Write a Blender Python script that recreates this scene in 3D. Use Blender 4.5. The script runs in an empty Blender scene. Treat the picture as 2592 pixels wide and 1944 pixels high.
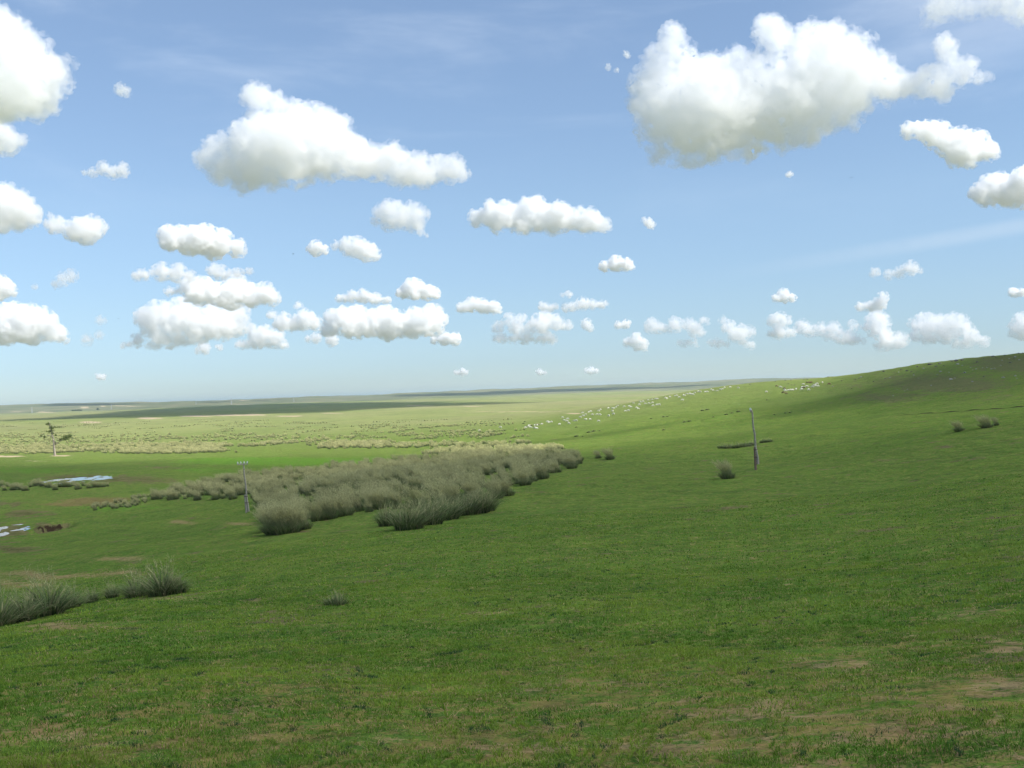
# Steppe valley under fair-weather cumulus: terrain, tussocks, poles, tree, sheep, rocks, clouds, haze.
import bpy, bmesh, math, random
import numpy as np
from mathutils import Vector, Matrix
R = math.radians
sc = bpy.context.scene
COL = sc.collection
EYE = 1.6                    # camera height over the turf at its foot (world z = 0 there)
SUN_EL, SUN_AZ = 47.0, 115.0  # azimuth clockwise from the view direction (+Y)

# ------------------------------------------------------------------ helpers
def tag(o, label=None, cat=None, group=None, kind=None):
    if label: o['label'] = label
    if cat: o['category'] = cat
    if group: o['group'] = group
    if kind: o['kind'] = kind
    return o

def mesh_obj(name, V, F, mat=None, parent=None, loc=(0, 0, 0), smooth=False, attrs=None, tris=False):
    me = bpy.data.meshes.new(name)
    V = np.asarray(V, np.float32); 
    if isinstance(F, np.ndarray):
        n, k = F.shape
        me.vertices.add(len(V)); me.vertices.foreach_set('co', V.ravel())
        me.loops.add(n * k); me.loops.foreach_set('vertex_index', F.astype(np.int32).ravel())
        me.polygons.add(n); me.polygons.foreach_set('loop_start', np.arange(0, n * k, k, dtype=np.int32))
        me.update(calc_edges=True)
    else:
        me.from_pydata(V.tolist(), [], F)
    me.polygons.foreach_set('use_smooth', [smooth] * len(me.polygons))
    for nm, (typ, arr) in (attrs or {}).items():
        a = me.attributes.new(nm, typ, 'POINT')
        a.data.foreach_set('color' if typ == 'FLOAT_COLOR' else 'value', np.asarray(arr, np.float32).ravel())
    if mat: me.materials.append(mat)
    o = bpy.data.objects.new(name, me); COL.objects.link(o)
    o.location = loc
    if parent: o.parent = parent
    return o

def empty(name, loc, rz=0.0):
    o = bpy.data.objects.new(name, None); COL.objects.link(o)
    o.empty_display_size = .2; o.location = loc; o.rotation_euler = (0, 0, rz)
    return o

_rs = np.random.RandomState(7)
PERM = [_rs.permutation(4096) for _ in range(1)][0]
def _h(ix, iy, s):
    return PERM[(PERM[(ix + s * 131) & 4095] + iy) & 4095]
def perlin(x, y, s=0):
    x = np.asarray(x, float); y = np.asarray(y, float)
    ix = np.floor(x).astype(np.int64); iy = np.floor(y).astype(np.int64)
    fx = x - ix; fy = y - iy
    u = fx * fx * fx * (fx * (fx * 6 - 15) + 10); v = fy * fy * fy * (fy * (fy * 6 - 15) + 10)
    def g(dx, dy):
        a = _h(ix + dx, iy + dy, s) * (2 * math.pi / 4096)
        return np.cos(a) * (fx - dx) + np.sin(a) * (fy - dy)
    a = g(0, 0) * (1 - u) + g(1, 0) * u; b = g(0, 1) * (1 - u) + g(1, 1) * u
    return (a * (1 - v) + b * v) * 1.5
def fbm(x, y, s=0, o=4):
    r = 0; a = 1.0; f = 1.0
    for i in range(o):
        r = r + a * perlin(x * f, y * f, s + i * 3); a *= .5; f *= 2.03
    return r
def sstep(a, b, x):
    t = np.clip((np.asarray(x, float) - a) / (b - a), 0, 1); return t * t * (3 - 2 * t)

# ------------------------------------------------------------------ camera
F = 2717.0
ROLL = math.atan(0.035)
PITCH = math.atan((1036 - 0.035 * 1296 - 972) / F)
cam = bpy.data.cameras.new('camera'); camo = bpy.data.objects.new('camera', cam); COL.objects.link(camo)
cam.sensor_width = 36; cam.lens = 36 * F / 2592; cam.clip_end = 300000; cam.clip_start = .1
CM = Matrix.Rotation(R(90) + PITCH, 4, 'X') @ Matrix.Rotation(-ROLL, 4, 'Z')
camo.matrix_world = Matrix.Translation((0, 0, EYE)) @ CM
sc.camera = camo
CM3 = CM.to_3x3(); CN = np.array(CM3)
def ray(px, py):
    return (CM3 @ Vector(((px - 1296) / F, -(py - 972) / F, -1.0))).normalized()
def project(x, y, z):   # world -> picture coordinates of the survey photograph
    p = np.stack([x, y, z - EYE], -1) @ CN
    w = np.maximum(-p[..., 2], 1e-3)
    return 1296 + F * p[..., 0] / w, 972 - F * p[..., 1] / w, -p[..., 2]

# ------------------------------------------------------------------ terrain
# survey points: sight line (px, py) and its horizontal distance in metres
SV = [(0,1944,6.5),(1296,1944,5.6),(2592,1944,5.0),(0,1750,10),(1296,1750,9),(2592,1750,7.5),
(0,1600,22),(100,1570,29),(628,1295,130),(300,1400,75),(20,1352,150),(110,1335,155),(215,1212,266),(135,1153,445),
(1296,1600,15),(1296,1400,36),(1100,1330,60),(700,1355,70),(700,1600,17),(1296,1250,85),(1460,1185,140),(1296,1125,330),(1296,1060,690),
(864,1130,400),(864,1060,1050),(400,1060,1400),(0,1067,1750),(864,1230,130),
(2592,1600,12),(2592,1400,25),(2592,1300,38),(2592,1200,60),(2490,1080,118),(2592,1040,150),(2592,980,220),(2592,940,290),(2592,895,370),
(2300,1400,28),(2300,1200,75),(2300,1080,150),(2300,1000,260),(2300,950,380),(2300,927,450),
(1922,1178,118),(1922,1400,33),(1922,1100,200),(1922,1040,330),(1922,1000,450),(1922,968,590),
(2100,956,540),(2100,1000,400),(2100,1060,240),(1600,1400,34),(1600,1200,105),(1600,1120,210),(1600,1060,380),(1600,1018,600),
(1750,990,600),(1750,1060,330),(1450,1050,620),(1450,1090,400)]
# bearing (deg, by picture column), distance, height relative to the eye
SB = [(2592,430,7.0),(2592,560,6.5),(2592,800,0),(2592,1500,-17),(2300,520,4.8),(2300,800,0),(2300,1500,-17),(2100,620,1.2),(2100,900,-5),(2100,1500,-17),
(1922,650,0),(1922,900,-6),(1922,1500,-17),(1750,700,-4.5),(1750,1000,-12),(1600,720,-10),(1600,1000,-15),(1450,900,-17)]
for px in (-200, 400, 1000, 1600, 2200, 2800):
    SB += [(px, 2200, -19.5), (px, 4500, -20), (px, 12000, -20), (px, 45000, -20)]
cx, cy, cv, cz = [], [], [], []
def addc(az, d, z):
    cx.append(math.cos(az) * 1.6); cy.append(math.sin(az) * 1.6); cv.append(math.log(d)); cz.append(z)
for px, py, d in SV:
    r = ray(px, py); h = math.hypot(r.x, r.y); addc(math.atan2(r.x, r.y), d, r.z / h * d)
for px, d, z in SB: addc(math.atan((px - 1296) / F), d, z)
for a, L in ((60, [(10,-1.4),(40,0),(150,5),(400,15),(1500,-10),(4000,-20)]), (95, [(10,-.5),(40,3),(150,14),(400,26),(1500,0),(4000,-20)]),
             (140, [(10,-.4),(40,3),(150,12),(400,20),(1500,5),(4000,-20)]), (180, [(10,-.9),(40,1),(150,6),(400,8),(1500,-5),(4000,-20)]),
             (225, [(10,-1.8),(40,-4),(150,-8),(400,-14),(1500,-20),(4000,-20)]), (270, [(10,-2.4),(40,-7),(150,-14),(400,-18),(1500,-20),(4000,-20)]),
             (310, [(10,-2.6),(40,-8),(150,-16),(400,-19),(1500,-20),(4000,-20)])):
    for d, z in L: addc(R(a), d, z)
    addc(R(a), 45000, -20)
for a in range(0, 360, 45): addc(R(a), 1.6, -1.6)
C3 = np.array([cx, cy, cv]).T; CZ = np.array(cz)
def kern(a, b):
    d2 = np.maximum((a * a).sum(-1)[:, None] + (b * b).sum(-1)[None] - 2 * (a @ b.T), 0); return d2 ** .75   # r^1.5
n = len(CZ)
A = np.zeros((n + 4, n + 4)); A[:n, :n] = kern(C3, C3) ; A[:n, :n] += np.eye(n) * -0.002
A[:n, n] = 1; A[n, :n] = 1; A[:n, n+1:] = C3; A[n+1:, :n] = C3.T
WT = np.linalg.solve(A, np.concatenate([CZ, np.zeros(4)]))
def base_h(x, y):
    d = np.hypot(x, y); az = np.arctan2(x, y)
    q = np.stack([np.cos(az) * 1.6, np.sin(az) * 1.6, np.log(np.maximum(d, 1.6))], -1)
    out = np.empty(len(q))
    for i in range(0, len(q), 60000):
        s = q[i:i+60000]; out[i:i+60000] = kern(s, C3) @ WT[:-4] + WT[-4] + s @ WT[-3:]
    return out
RIDGE_PX = [-1500, 0, 300, 586, 864, 1150, 1400, 1664, 1850, 2000, 4000]
RIDGE_UP = [5, 6, 5, 3.2, 3.0, 5.5, 6.0, 7.5, 8.5, 7, 6]
# basins that hold the rain pools: x, y, r_along, r_across, angle
def height(x, y):
    x = np.atleast_1d(np.asarray(x, float)); y = np.atleast_1d(np.asarray(y, float))
    d = np.hypot(x, y)
    z = base_h(x, y) + EYE
    z = z + sstep(2, 9, d) * (fbm(x * .9, y * .9, 1, 3) * .022) + sstep(10, 60, d) * fbm(x / 9, y / 9, 2, 3) * .12 + sstep(8, 25, d) * sstep(260, 120, d) * fbm(x / 2.2, y / 2.2, 17, 2) * .045
    z = z + sstep(60, 300, d) * fbm(x / 45, y / 45, 3, 3) * .28
    rk = sstep(220, 380, d) * sstep(60, 160, x) * sstep(900, 600, d)
    z = z + rk * (fbm(x / 7, y / 7, 14, 3) * .28 + np.maximum(perlin(x / 17, y / 17, 15), .15) * .5)
    z = z + sstep(900, 2500, d) * fbm(x / 420, y / 420, 4, 4) * .8
    z = z + .8 * sstep(1350, 1450, d) * sstep(1750, 1500, d) * sstep(-200, -350, x) * np.maximum(fbm(x / 90, y / 60, 8, 3), 0)
    px = 1296 + F * np.tan(np.clip(np.arctan2(x, np.maximum(y, 1)), -1.2, 1.2))
    up = np.interp(px, RIDGE_PX, RIDGE_UP)
    z = z + (up / F * 8200 + 15) * sstep(5300 + 250 * perlin(x / 900, y / 3000, 27), 6900 + 300 * perlin(x / 1500, y / 4000, 25), d) * (1 + .28 * fbm(x / 800, y / 1300, 5, 4))
    z = z + sstep(3300, 5500, d) * np.maximum(fbm(x / 600, y / 900, 6, 5), -.2) * 11.0
    far = sstep(12000, 26000, d); z = z - far * 25
    for (bx, by, ra, rb, lv, dp) in BASINS:
        e = np.sqrt(((x - bx) / ra) ** 2 + ((y - by) / rb) ** 2)
        w = sstep(1.9, .9, e)
        tgt = lv + (.045 + fbm(x / 3.1, y / 7.5, 9, 4) * dp) + .35 * sstep(.75, 1.5, e)
        z = z * (1 - w) + tgt * w
    for (bx, by, rr, dp) in PITS:
        e = np.hypot(x - bx, (y - by) * .6) / rr
        z = z - dp * sstep(1.0, .55, e + .25 * fbm(x / 1.7, y / 3, 12, 3))
    return z
BASINS = []; PITS = []
HG = None
def hfast(x, y):
    # bilinear reading of the finished ground sheet
    if HG is None: return height(x, y)
    x = np.atleast_1d(np.asarray(x, float)); y = np.atleast_1d(np.asarray(y, float))
    az_, ld_, G = HG; a = np.degrees(np.arctan2(x, y)); L = np.hypot(x, y)
    i = np.clip(np.searchsorted(az_, a) - 1, 0, len(az_) - 2); j = np.clip(np.searchsorted(ld_, L) - 1, 0, len(ld_) - 2)
    u = np.clip((a - az_[i]) / (az_[i + 1] - az_[i]), 0, 1); v = np.clip((L - ld_[j]) / (ld_[j + 1] - ld_[j]), 0, 1)
    return G[i, j] * (1 - u) * (1 - v) + G[i + 1, j] * u * (1 - v) + G[i, j + 1] * (1 - u) * v + G[i + 1, j + 1] * u * v
def gz(x, y): return float(hfast([x], [y])[0])
def hit(px, py, dmax=30000):
    r = ray(px, py); h = math.hypot(r.x, r.y)
    ds = np.exp(np.linspace(math.log(3), math.log(dmax), 900))
    X = ds * r.x / h; Y = ds * r.y / h; Z = EYE + ds * r.z / h
    g = hfast(X, Y); b = np.nonzero(g >= Z)[0]
    if len(b) == 0:
        i = int(np.argmin(Z - g)); return Vector((X[i], Y[i], g[i]))
    i = b[0]
    if i:
        t = (Z[i-1] - g[i-1]) / ((Z[i-1] - g[i-1]) - (Z[i] - g[i])); d = ds[i-1] + (ds[i] - ds[i-1]) * t
    else: d = ds[0]
    x, y = d * r.x / h, d * r.y / h
    return Vector((x, y, gz(x, y)))
def at_dist(px, d):
    a = math.atan((px - 1296) / F); x, y = d * math.sin(a), d * math.cos(a); return Vector((x, y, gz(x, y)))

_p = [hit(200, 1213), hit(20, 1352), hit(405, 1182)]
BASINS = [(_p[0].x, _p[0].y, 8.6, 13, _p[0].z - .1, .13), (_p[1].x - 3.4, _p[1].y, 4.2, 14, _p[1].z - .1, .09)]
_q = hit(118, 1342); PITS = [(_q.x, _q.y, 3.6, .9)]
_q = hit(150, 1330); PITS.append((_q.x, _q.y, 2.2, .7))

# ------------------------------------------------------------------ material helpers
def new_mat(name):
    m = bpy.data.materials.new(name); m.use_nodes = True
    return m, m.node_tree, m.node_tree.nodes['Principled BSDF']
class NT:
    def __init__(s, t): s.t = t
    def n(s, typ, **kw):
        nd = s.t.nodes.new(typ)
        for k, v in kw.items(): setattr(nd, k, v)
        return nd
    def l(s, a, b): s.t.links.new(a, b)
    def noise(s, vec, scale, detail=3, rough=.55, dist=0):
        nd = s.n('ShaderNodeTexNoise'); nd.inputs['Scale'].default_value = scale; nd.inputs['Detail'].default_value = detail
        nd.inputs['Roughness'].default_value = rough; nd.inputs['Distortion'].default_value = dist
        if vec is not None: s.l(vec, nd.inputs['Vector'])
        return nd.outputs['Fac']
    def ramp(s, fac, a, b):
        nd = s.n('ShaderNodeMapRange'); nd.interpolation_type = 'SMOOTHSTEP'
        nd.inputs['From Min'].default_value = a; nd.inputs['From Max'].default_value = b; s.l(fac, nd.inputs['Value']); return nd.outputs[0]
    def math(s, op, a, b=None):
        nd = s.n('ShaderNodeMath', operation=op)
        for i, v in enumerate((a, b)):
            if v is None: continue
            if hasattr(v, 'links'): s.l(v, nd.inputs[i])
            else: nd.inputs[i].default_value = v
        return nd.outputs[0]
    def mix(s, fac, a, b):
        nd = s.n('ShaderNodeMix', data_type='RGBA')
        for v, i in ((fac, 0), (a, 6), (b, 7)):
            if hasattr(v, 'links'): s.l(v, nd.inputs[i])
            elif i == 0: nd.inputs[0].default_value = v
            else: nd.inputs[i].default_value = (*v, 1)
        return nd.outputs[2]
    def attr(s, name, out='Fac'):
        nd = s.n('ShaderNodeAttribute', attribute_name=name); return nd.outputs[out]

def simple_mat(name, c1, c2=None, scale=3.0, rough=.9, bump=0.0, spec=.2, obj=True):
    m, t, b = new_mat(name); q = NT(t)
    co = q.n('ShaderNodeTexCoord').outputs['Object' if obj else 'Generated']
    f = q.noise(co, scale, 5)
    q.l(q.mix(q.ramp(f, .35, .65), c1, c2 or c1), b.inputs['Base Color'])
    b.inputs['Roughness'].default_value = rough; b.inputs['Specular IOR Level'].default_value = spec
    if bump:
        bp = q.n('ShaderNodeBump'); bp.inputs['Strength'].default_value = bump; bp.inputs['Distance'].default_value = .05
        q.l(q.noise(co, scale * 3, 5), bp.inputs['Height']); q.l(bp.outputs[0], b.inputs['Normal'])
    return m

# ------------------------------------------------------------------ ground sheet
def blob(px, py, L):
    r = np.zeros_like(px)
    for b in L:
        x, y, rx, ry = b[:4]; s = b[4] if len(b) > 4 else 1.0
        r = np.maximum(r, s * np.exp(-(((px - x) / rx) ** 2 + ((py - y) / ry) ** 2)))
    return r
MUD = [(60,1300,70,10,.85),(330,1215,110,10,.8),(20,1388,60,9,.8),(10,1345,70,22,.9),(120,1340,42,14,1.2),(155,1330,22,7,1.2),(215,1210,110,10,.9),(30,1275,60,8,.6),(410,1183,40,4,.6)]
REDD = [(235,1268,80,8,1.3),(170,1277,60,5),(290,1262,40,5)]
LUSH = [(720,1168,280,10),(1000,1160,200,8,.5),(500,1190,130,9,.5),(60,1190,200,12,.5),(300,1285,150,9,.6)]
SAND = [(380,1059,28,2.6),(480,1053,45,2.2),(590,1051,80,2.2),(640,1050,25,2.4),(735,1053,45,1.6),(230,1069,35,2.6),(15,1155,50,2.2),(160,1154,40,1.6),(90,1167,50,1.5,.5),
 (205,1031,18,2.5),(282,1029,14,1.2,1.2),(330,1028,20,1.4,.7),(620,1014,22,1.6,.7),(700,1014,16,1.2,.5),(115,1043.5,24,1.1,1.2),(40,1042,30,2,.5),(1060,1027,40,1,.8),(1200,1029,30,1,.7),
 (1460,1047,20,2,.8),(1300,1042,180,1.5,.5),(840,1046,30,1.5,.6)]
BARE = [(150,1455,170,9,.8),(300,1413,70,6,.8),(60,1475,90,8,.8),(300,1450,60,8,.9),(130,1592,170,12,.9),(420,1512,70,6,.6),(600,1325,30,4),(455,1322,25,4,.9),(160,1870,150,22,.7),(60,1925,90,14,.6),
 (700,1880,90,14,.5),(2520,1740,90,26,.8),(2300,1860,260,40,.7),(2550,1640,60,16,.8),(2150,1690,120,16,.5),(1850,1800,160,22,.6),(1500,1730,130,10,.6),(1330,1750,60,9,.6),(1750,1900,200,26,.7),(1950,1780,100,16,.6),(2480,1560,90,10,.5),(2330,1850,360,110,.30),(1800,1900,420,60,.27),(1300,1900,200,40,.24),(1250,1560,60,5,.5),(1470,1420,40,4,.4)]
BANK = [(122,1340,24,7,1.2),(148,1331,14,5,1.2),(95,1350,16,4,.9)]
STONY = [(2380,970,170,26,.9),(2250,1005,110,16,.7),(2560,920,90,26,.9),(2520,1010,80,14,.4),(2140,975,50,8,.5)]
def zones(x, y, z):
    px, py, w = project(x, y, z)
    px = np.where(w > .5, px, -9999)
    d = np.hypot(x, y)
    wob = fbm(x / (2 + d * .03), y / (4 + d * .06), 21, 3)
    pyw = py + wob * np.clip(600 / np.maximum(d, 1), 1.0, 16)
    pxw = px + wob * 30
    return dict(mud=blob(pxw, pyw, MUD), redd=blob(pxw, pyw, REDD), lush=blob(pxw, pyw, LUSH), sand=blob(pxw, pyw, SAND), bare=blob(pxw, pyw, BARE), stony=blob(pxw, pyw, STONY), bank=blob(pxw, pyw, BANK))

az = np.concatenate([np.arange(-180, -36, 3.0), np.arange(-36, 36, .11), np.arange(36, 180, 3.0)])
ld = np.concatenate([[0.4], np.exp(np.arange(math.log(1.2), math.log(45000), .0115))])
AZ, LD = np.meshgrid(np.radians(az), ld, indexing='ij')
GX = (np.sin(AZ) * LD).ravel(); GY = (np.cos(AZ) * LD).ravel(); GZ = height(GX, GY)
na, nd_ = AZ.shape
HG = (az, ld, GZ.reshape(na, nd_))
idx = np.arange(na * nd_).reshape(na, nd_)
i2 = np.roll(idx, -1, 0)
FQ = np.stack([idx[:, :-1], idx[:, 1:], i2[:, 1:], i2[:, :-1]], -1).reshape(-1, 4)[:, ::-1]
Vg = np.stack([GX, GY, GZ], -1)
Vg = np.concatenate([Vg, [[0, 0, gz(0.01, 0.01)]]]);
zn = zones(Vg[:, 0], Vg[:, 1], Vg[:, 2])
GROUND_MAX = float(GZ.max()); GROUND_MIN = float(GZ.min())

def ground_material():
    m, t, b = new_mat('steppe_turf'); q = NT(t)
    P = q.n('ShaderNodeNewGeometry').outputs['Position']
    sx = q.n('ShaderNodeMapping'); sx.inputs['Scale'].default_value = (1, .45, 1); q.l(P, sx.inputs['Vector']); PS = sx.outputs[0]
    dist = q.n('ShaderNodeVectorMath', operation='LENGTH'); q.l(P, dist.inputs[0]); D = dist.outputs['Value']
    far = q.ramp(D, 250, 900)
    nL = q.ramp(q.noise(P, .012, 4), .35, .65)       # 80 m patches
    nM = q.ramp(q.noise(P, .09, 4, .6), .32, .68)     # 10 m
    nS = q.ramp(q.noise(P, .9, 5, .65), .3, .7)      # 1 m
    nF = q.ramp(q.noise(P, 9, 4, .7), .3, .7)        # 10 cm
    nG = q.ramp(q.noise(P, 60, 3, .7), .3, .7)
    c = q.mix(nM, G1, G2)
    c = q.mix(q.math('MULTIPLY', nL, .6), c, G3)
    c = q.mix(q.math('MULTIPLY', q.ramp(q.noise(P, .9, 6, .75), .42, .62), .65), c, G4)
    c = q.mix(q.math('MULTIPLY', q.ramp(q.noise(P, 6, 5, .75), .45, .62), .5), c, G2)
    c = q.mix(q.math('MULTIPLY', q.ramp(q.noise(P, 34, 4, .75), .45, .62), .6), c, (.048, .078, .022))
    c = q.mix(q.math('MULTIPLY', q.ramp(q.noise(P, .28, 7, .75), .50, .66), .5), c, (.050, .100, .026))
    # tan thatch between the plants
    th = q.math('MULTIPLY', q.ramp(q.math('ADD', q.noise(P, 3.1, 7, .8), q.math('MULTIPLY', q.ramp(D, 18, 5), .09)), .54, .64), .62)
    c = q.mix(th, c, (.33, .215, .085))
    # the far plain: yellower short steppe with fine dark and pale tussock speckle
    fp = q.mix(q.ramp(q.noise(PS, .010, 5, .65), .35, .65), P1, P2)
    fp = q.mix(q.math('MULTIPLY', q.ramp(q.noise(PS, .05, 5, .7), .50, .66), .6), fp, P3)
    fp = q.mix(q.math('MULTIPLY', q.ramp(q.noise(P, .0011, 6, .6), .42, .62), .6), fp, P4)
    c = q.mix(far, c, fp)
    hl = q.mix(q.ramp(q.noise(P, .0035, 6, .65), .38, .62), (.12, .15, .075), (.22, .215, .12))
    hl = q.mix(q.math('MULTIPLY', q.ramp(q.noise(P, .0016, 7, .7), .58, .66), .7), hl, (.30, .25, .17))
    c = q.mix(q.ramp(D, 4400, 5400), c, hl)
    A = lambda nm, br, sc_: q.ramp(q.math('ADD', q.attr(nm), q.math('MULTIPLY', q.math('SUBTRACT', br, .5), sc_ * 2.6)), .34, .52)
    rag = q.noise(P, 1.7, 6, .75); ragL = q.noise(P, .35, 6, .7)
    c = q.mix(A('lush', ragL, .8), c, (.12, .245, .03))
    stn = q.mix(q.noise(P, 1.2, 5), (.095, .115, .040), (.165, .150, .080))
    c = q.mix(q.math('MULTIPLY', A('stony', ragL, 1.3), .8), c, stn)
    soil = q.mix(q.ramp(rag, .35, .65), (.28, .185, .085), (.40, .29, .15))
    c = q.mix(q.math('MULTIPLY', A('bare', q.math('ADD', q.math('MULTIPLY', q.noise(P, 2.2, 8, .85), .55), q.math('MULTIPLY', q.noise(P, 7.5, 6, .85), .45)), 3.0), .8), c, soil)
    c = q.mix(q.math('MULTIPLY', A('redd', rag, 1.2), .6), c, (.24, .145, .075))
    mudc = q.mix(q.ramp(ragL, .4, .6), (.105, .088, .040), (.19, .155, .075))
    mf = q.math('MULTIPLY', A('mud', ragL, 1.3), .8)
    c = q.mix(mf, c, mudc)
    c = q.mix(A('bank', rag, .5), c, (.045, .030, .017))
    c = q.mix(A('sand', q.noise(P, .06, 6, .8), .7), c, (.46, .37, .23))
    q.l(c, b.inputs['Base Color'])
    b.inputs['Specular IOR Level'].default_value = .0
    rg = q.math('SUBTRACT', .95, q.math('MULTIPLY', mf, .35)); q.l(rg, b.inputs['Roughness'])
    b1 = q.n('ShaderNodeBump'); b1.inputs['Strength'].default_value = .7; b1.inputs['Distance'].default_value = .035
    q.l(q.noise(P, 14, 6, .75), b1.inputs['Height'])
    b2 = q.n('ShaderNodeBump'); b2.inputs['Strength'].default_value = .7; b2.inputs['Distance'].default_value = .30
    q.l(q.noise(P, 1.1, 6, .7), b2.inputs['Height']); q.l(b1.outputs[0], b2.inputs['Normal'])
    b3 = q.n('ShaderNodeBump'); b3.inputs['Strength'].default_value = .8; b3.inputs['Distance'].default_value = 3.0
    q.l(q.noise(P, .06, 6, .7), b3.inputs['Height']); q.l(b2.outputs[0], b3.inputs['Normal'])
    q.l(b3.outputs[0], b.inputs['Normal'])
    return m
G1 = (.108, .208, .030); G2 = (.175, .258, .040); G3 = (.160, .225, .048); G4 = (.076, .168, .032)
P1 = (.27, .30, .110); P2 = (.205, .255, .080); P3 = (.150, .18, .068); P4 = (.29, .27, .14)
MG = ground_material()
ground = mesh_obj('ground', Vg, FQ, MG, smooth=True, attrs={k: ('FLOAT', v) for k, v in zn.items()})
# close the small hole under the photographer
bm = bmesh.new(); bm.from_mesh(ground.data); bm.verts.ensure_lookup_table()
c = bm.verts[len(Vg) - 1]
for i in range(na):
    bm.faces.new((bm.verts[int(idx[i, 0])], bm.verts[int(idx[(i + 1) % na, 0])], c)).normal_flip()
bm.to_mesh(ground.data); bm.free()
tag(ground, kind='structure')

# ------------------------------------------------------------------ rain pools
mw, tw, bw = new_mat('still_water'); q = NT(tw)
bw.inputs['Base Color'].default_value = (.05, .045, .03, 1); bw.inputs['Roughness'].default_value = .06; bw.inputs['IOR'].default_value = 1.33; bw.inputs['Specular IOR Level'].default_value = 1.0
bp = q.n('ShaderNodeBump'); bp.inputs['Strength'].default_value = .06; bp.inputs['Distance'].default_value = .02
q.l(q.noise(q.n('ShaderNodeNewGeometry').outputs['Position'], 6, 3), bp.inputs['Height']); q.l(bp.outputs[0], bw.inputs['Normal'])
for (bx, by, ra, rb, lv, dp) in BASINS:
    a = np.linspace(0, 2 * math.pi, 48, endpoint=False)
    V = np.stack([bx + np.cos(a) * ra * .98, by + np.sin(a) * rb * .98, np.full(48, lv + .05)], -1)
    tag(mesh_obj('water', V, [list(range(48))], mw), kind='structure')

# ------------------------------------------------------------------ foliage material: colour stored per blade
def blade_mat(name, trans=.35):
    m = bpy.data.materials.new(name); m.use_nodes = True; t = m.node_tree; t.nodes.clear(); q = NT(t)
    o = q.n('ShaderNodeOutputMaterial'); d = q.n('ShaderNodeBsdfDiffuse'); tr = q.n('ShaderNodeBsdfTranslucent'); mx = q.n('ShaderNodeMixShader')
    mx.inputs[0].default_value = trans
    c = q.attr('tint', 'Color'); q.l(c, d.inputs[0]); q.l(c, tr.inputs[0]); q.l(d.outputs[0], mx.inputs[1]); q.l(tr.outputs[0], mx.inputs[2]); q.l(mx.outputs[0], o.inputs[0])
    return m
MB = blade_mat('grass_blades'); MT = blade_mat('tussock_leaves', .3); MP = blade_mat('feathery_panicles', .4)

# ------------------------------------------------------------------ short grass in the foreground
rs = np.random.RandomState(11)
def scatter(n, d0, d1, azr=31):
    a = np.radians(rs.uniform(-azr, azr, n)); d = np.sqrt(rs.uniform(d0 * d0, d1 * d1, n)); return d * np.sin(a), d * np.cos(a), d
X, Y, DD, WS, HS = [], [], [], [], []
for nn, d0, d1, wd, hh in ((190000, 3.2, 7, .0036, .025), (270000, 7, 14, .0055, .026), (250000, 14, 28, .010, .030), (170000, 28, 60, .020, .038)):
    x, y, d = scatter(nn, d0, d1); X.append(x); Y.append(y); DD.append(d); WS.append(np.full(nn, wd)); HS.append(np.full(nn, hh))
X = np.concatenate(X); Y = np.concatenate(Y); DD = np.concatenate(DD); WS = np.concatenate(WS); HS = np.concatenate(HS)
# pull blades together into little plants
jx, jy = rs.normal(0, 1, len(X)), rs.normal(0, 1, len(X))
cell = .10 + DD * .004
cell = np.exp(np.round(np.log(cell) * 6) / 6)
WXn = X + 1.7 * perlin(X * .31, Y * .31, 81) + .25 * perlin(X * 1.7, Y * 1.7, 83); WYn = Y + 1.7 * perlin(X * .29, Y * .29, 82) + .25 * perlin(X * 1.9, Y * 1.9, 84)
cxx = np.round(WXn / cell); cyy = np.round(WYn / cell)
hsh = (_h(cxx.astype(np.int64), cyy.astype(np.int64), 3) % 97) / 97.0
hsh2 = (_h(cxx.astype(np.int64), cyy.astype(np.int64), 5) % 89) / 89.0
pull = np.where(hsh > .35, .72, .0) * rs.uniform(.3, 1.3, len(X))
X = X + ((cxx + (hsh2 - .5) * .9) * cell - WXn) * pull; Y = Y + ((cyy + ((hsh * 7) % 1 - .5) * .9) * cell - WYn) * pull
Zz = hfast(X, Y); z2 = zones(X, Y, Zz)
pn = fbm(X * .8, Y * .8, 31, 4); pf = fbm(X * 3.1, Y * 3.1, 33, 3)
bare = z2['bare'] * .8 + pn * .55 + pf * .45 + .20 * sstep(16, 5, DD) + .16 * sstep(-3, 4, X) * sstep(20, 8, DD)
keep = rs.uniform(0, 1, len(X)) > np.clip((bare - .30) * 2.2, 0, .93)
keep &= rs.uniform(0, 1, len(X)) < .35 + .65 * sstep(-.35, .25, pf + .3 * pn)
X, Y, DD, WS, HS, Zz, bare, pn, pf, hsh, hsh2 = [v[keep] for v in (X, Y, DD, WS, HS, Zz, bare, pn, pf, hsh, hsh2)]
n = len(X)
tall = np.where(hsh2 > .97, 2.8, np.where(hsh2 > .9, 1.6, 1.0)) * np.where(hsh > .5, 1.15, .85)
H = HS * rs.uniform(.45, 1.35, n) * tall * (1 - .45 * np.clip(bare, 0, 1))
dead = rs.uniform(0, 1, n) < .08 + .6 * np.clip(bare + .0, 0, .9)
ang = rs.uniform(0, 2 * math.pi, n); lean = rs.uniform(.3, 1.5, n) * H * np.where(dead, 1.5, 1.0)
H = np.where(dead, H * .55, H)
wa = rs.uniform(0, math.pi, n)
wx, wy = np.cos(wa) * WS * .5, np.sin(wa) * WS * .5
lx, ly = np.cos(ang) * lean, np.sin(ang) * lean
V = np.empty((n, 5, 3))
V[:, 0] = np.stack([X - wx, Y - wy, Zz - .006], -1); V[:, 1] = np.stack([X + wx, Y + wy, Zz - .006], -1)
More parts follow.
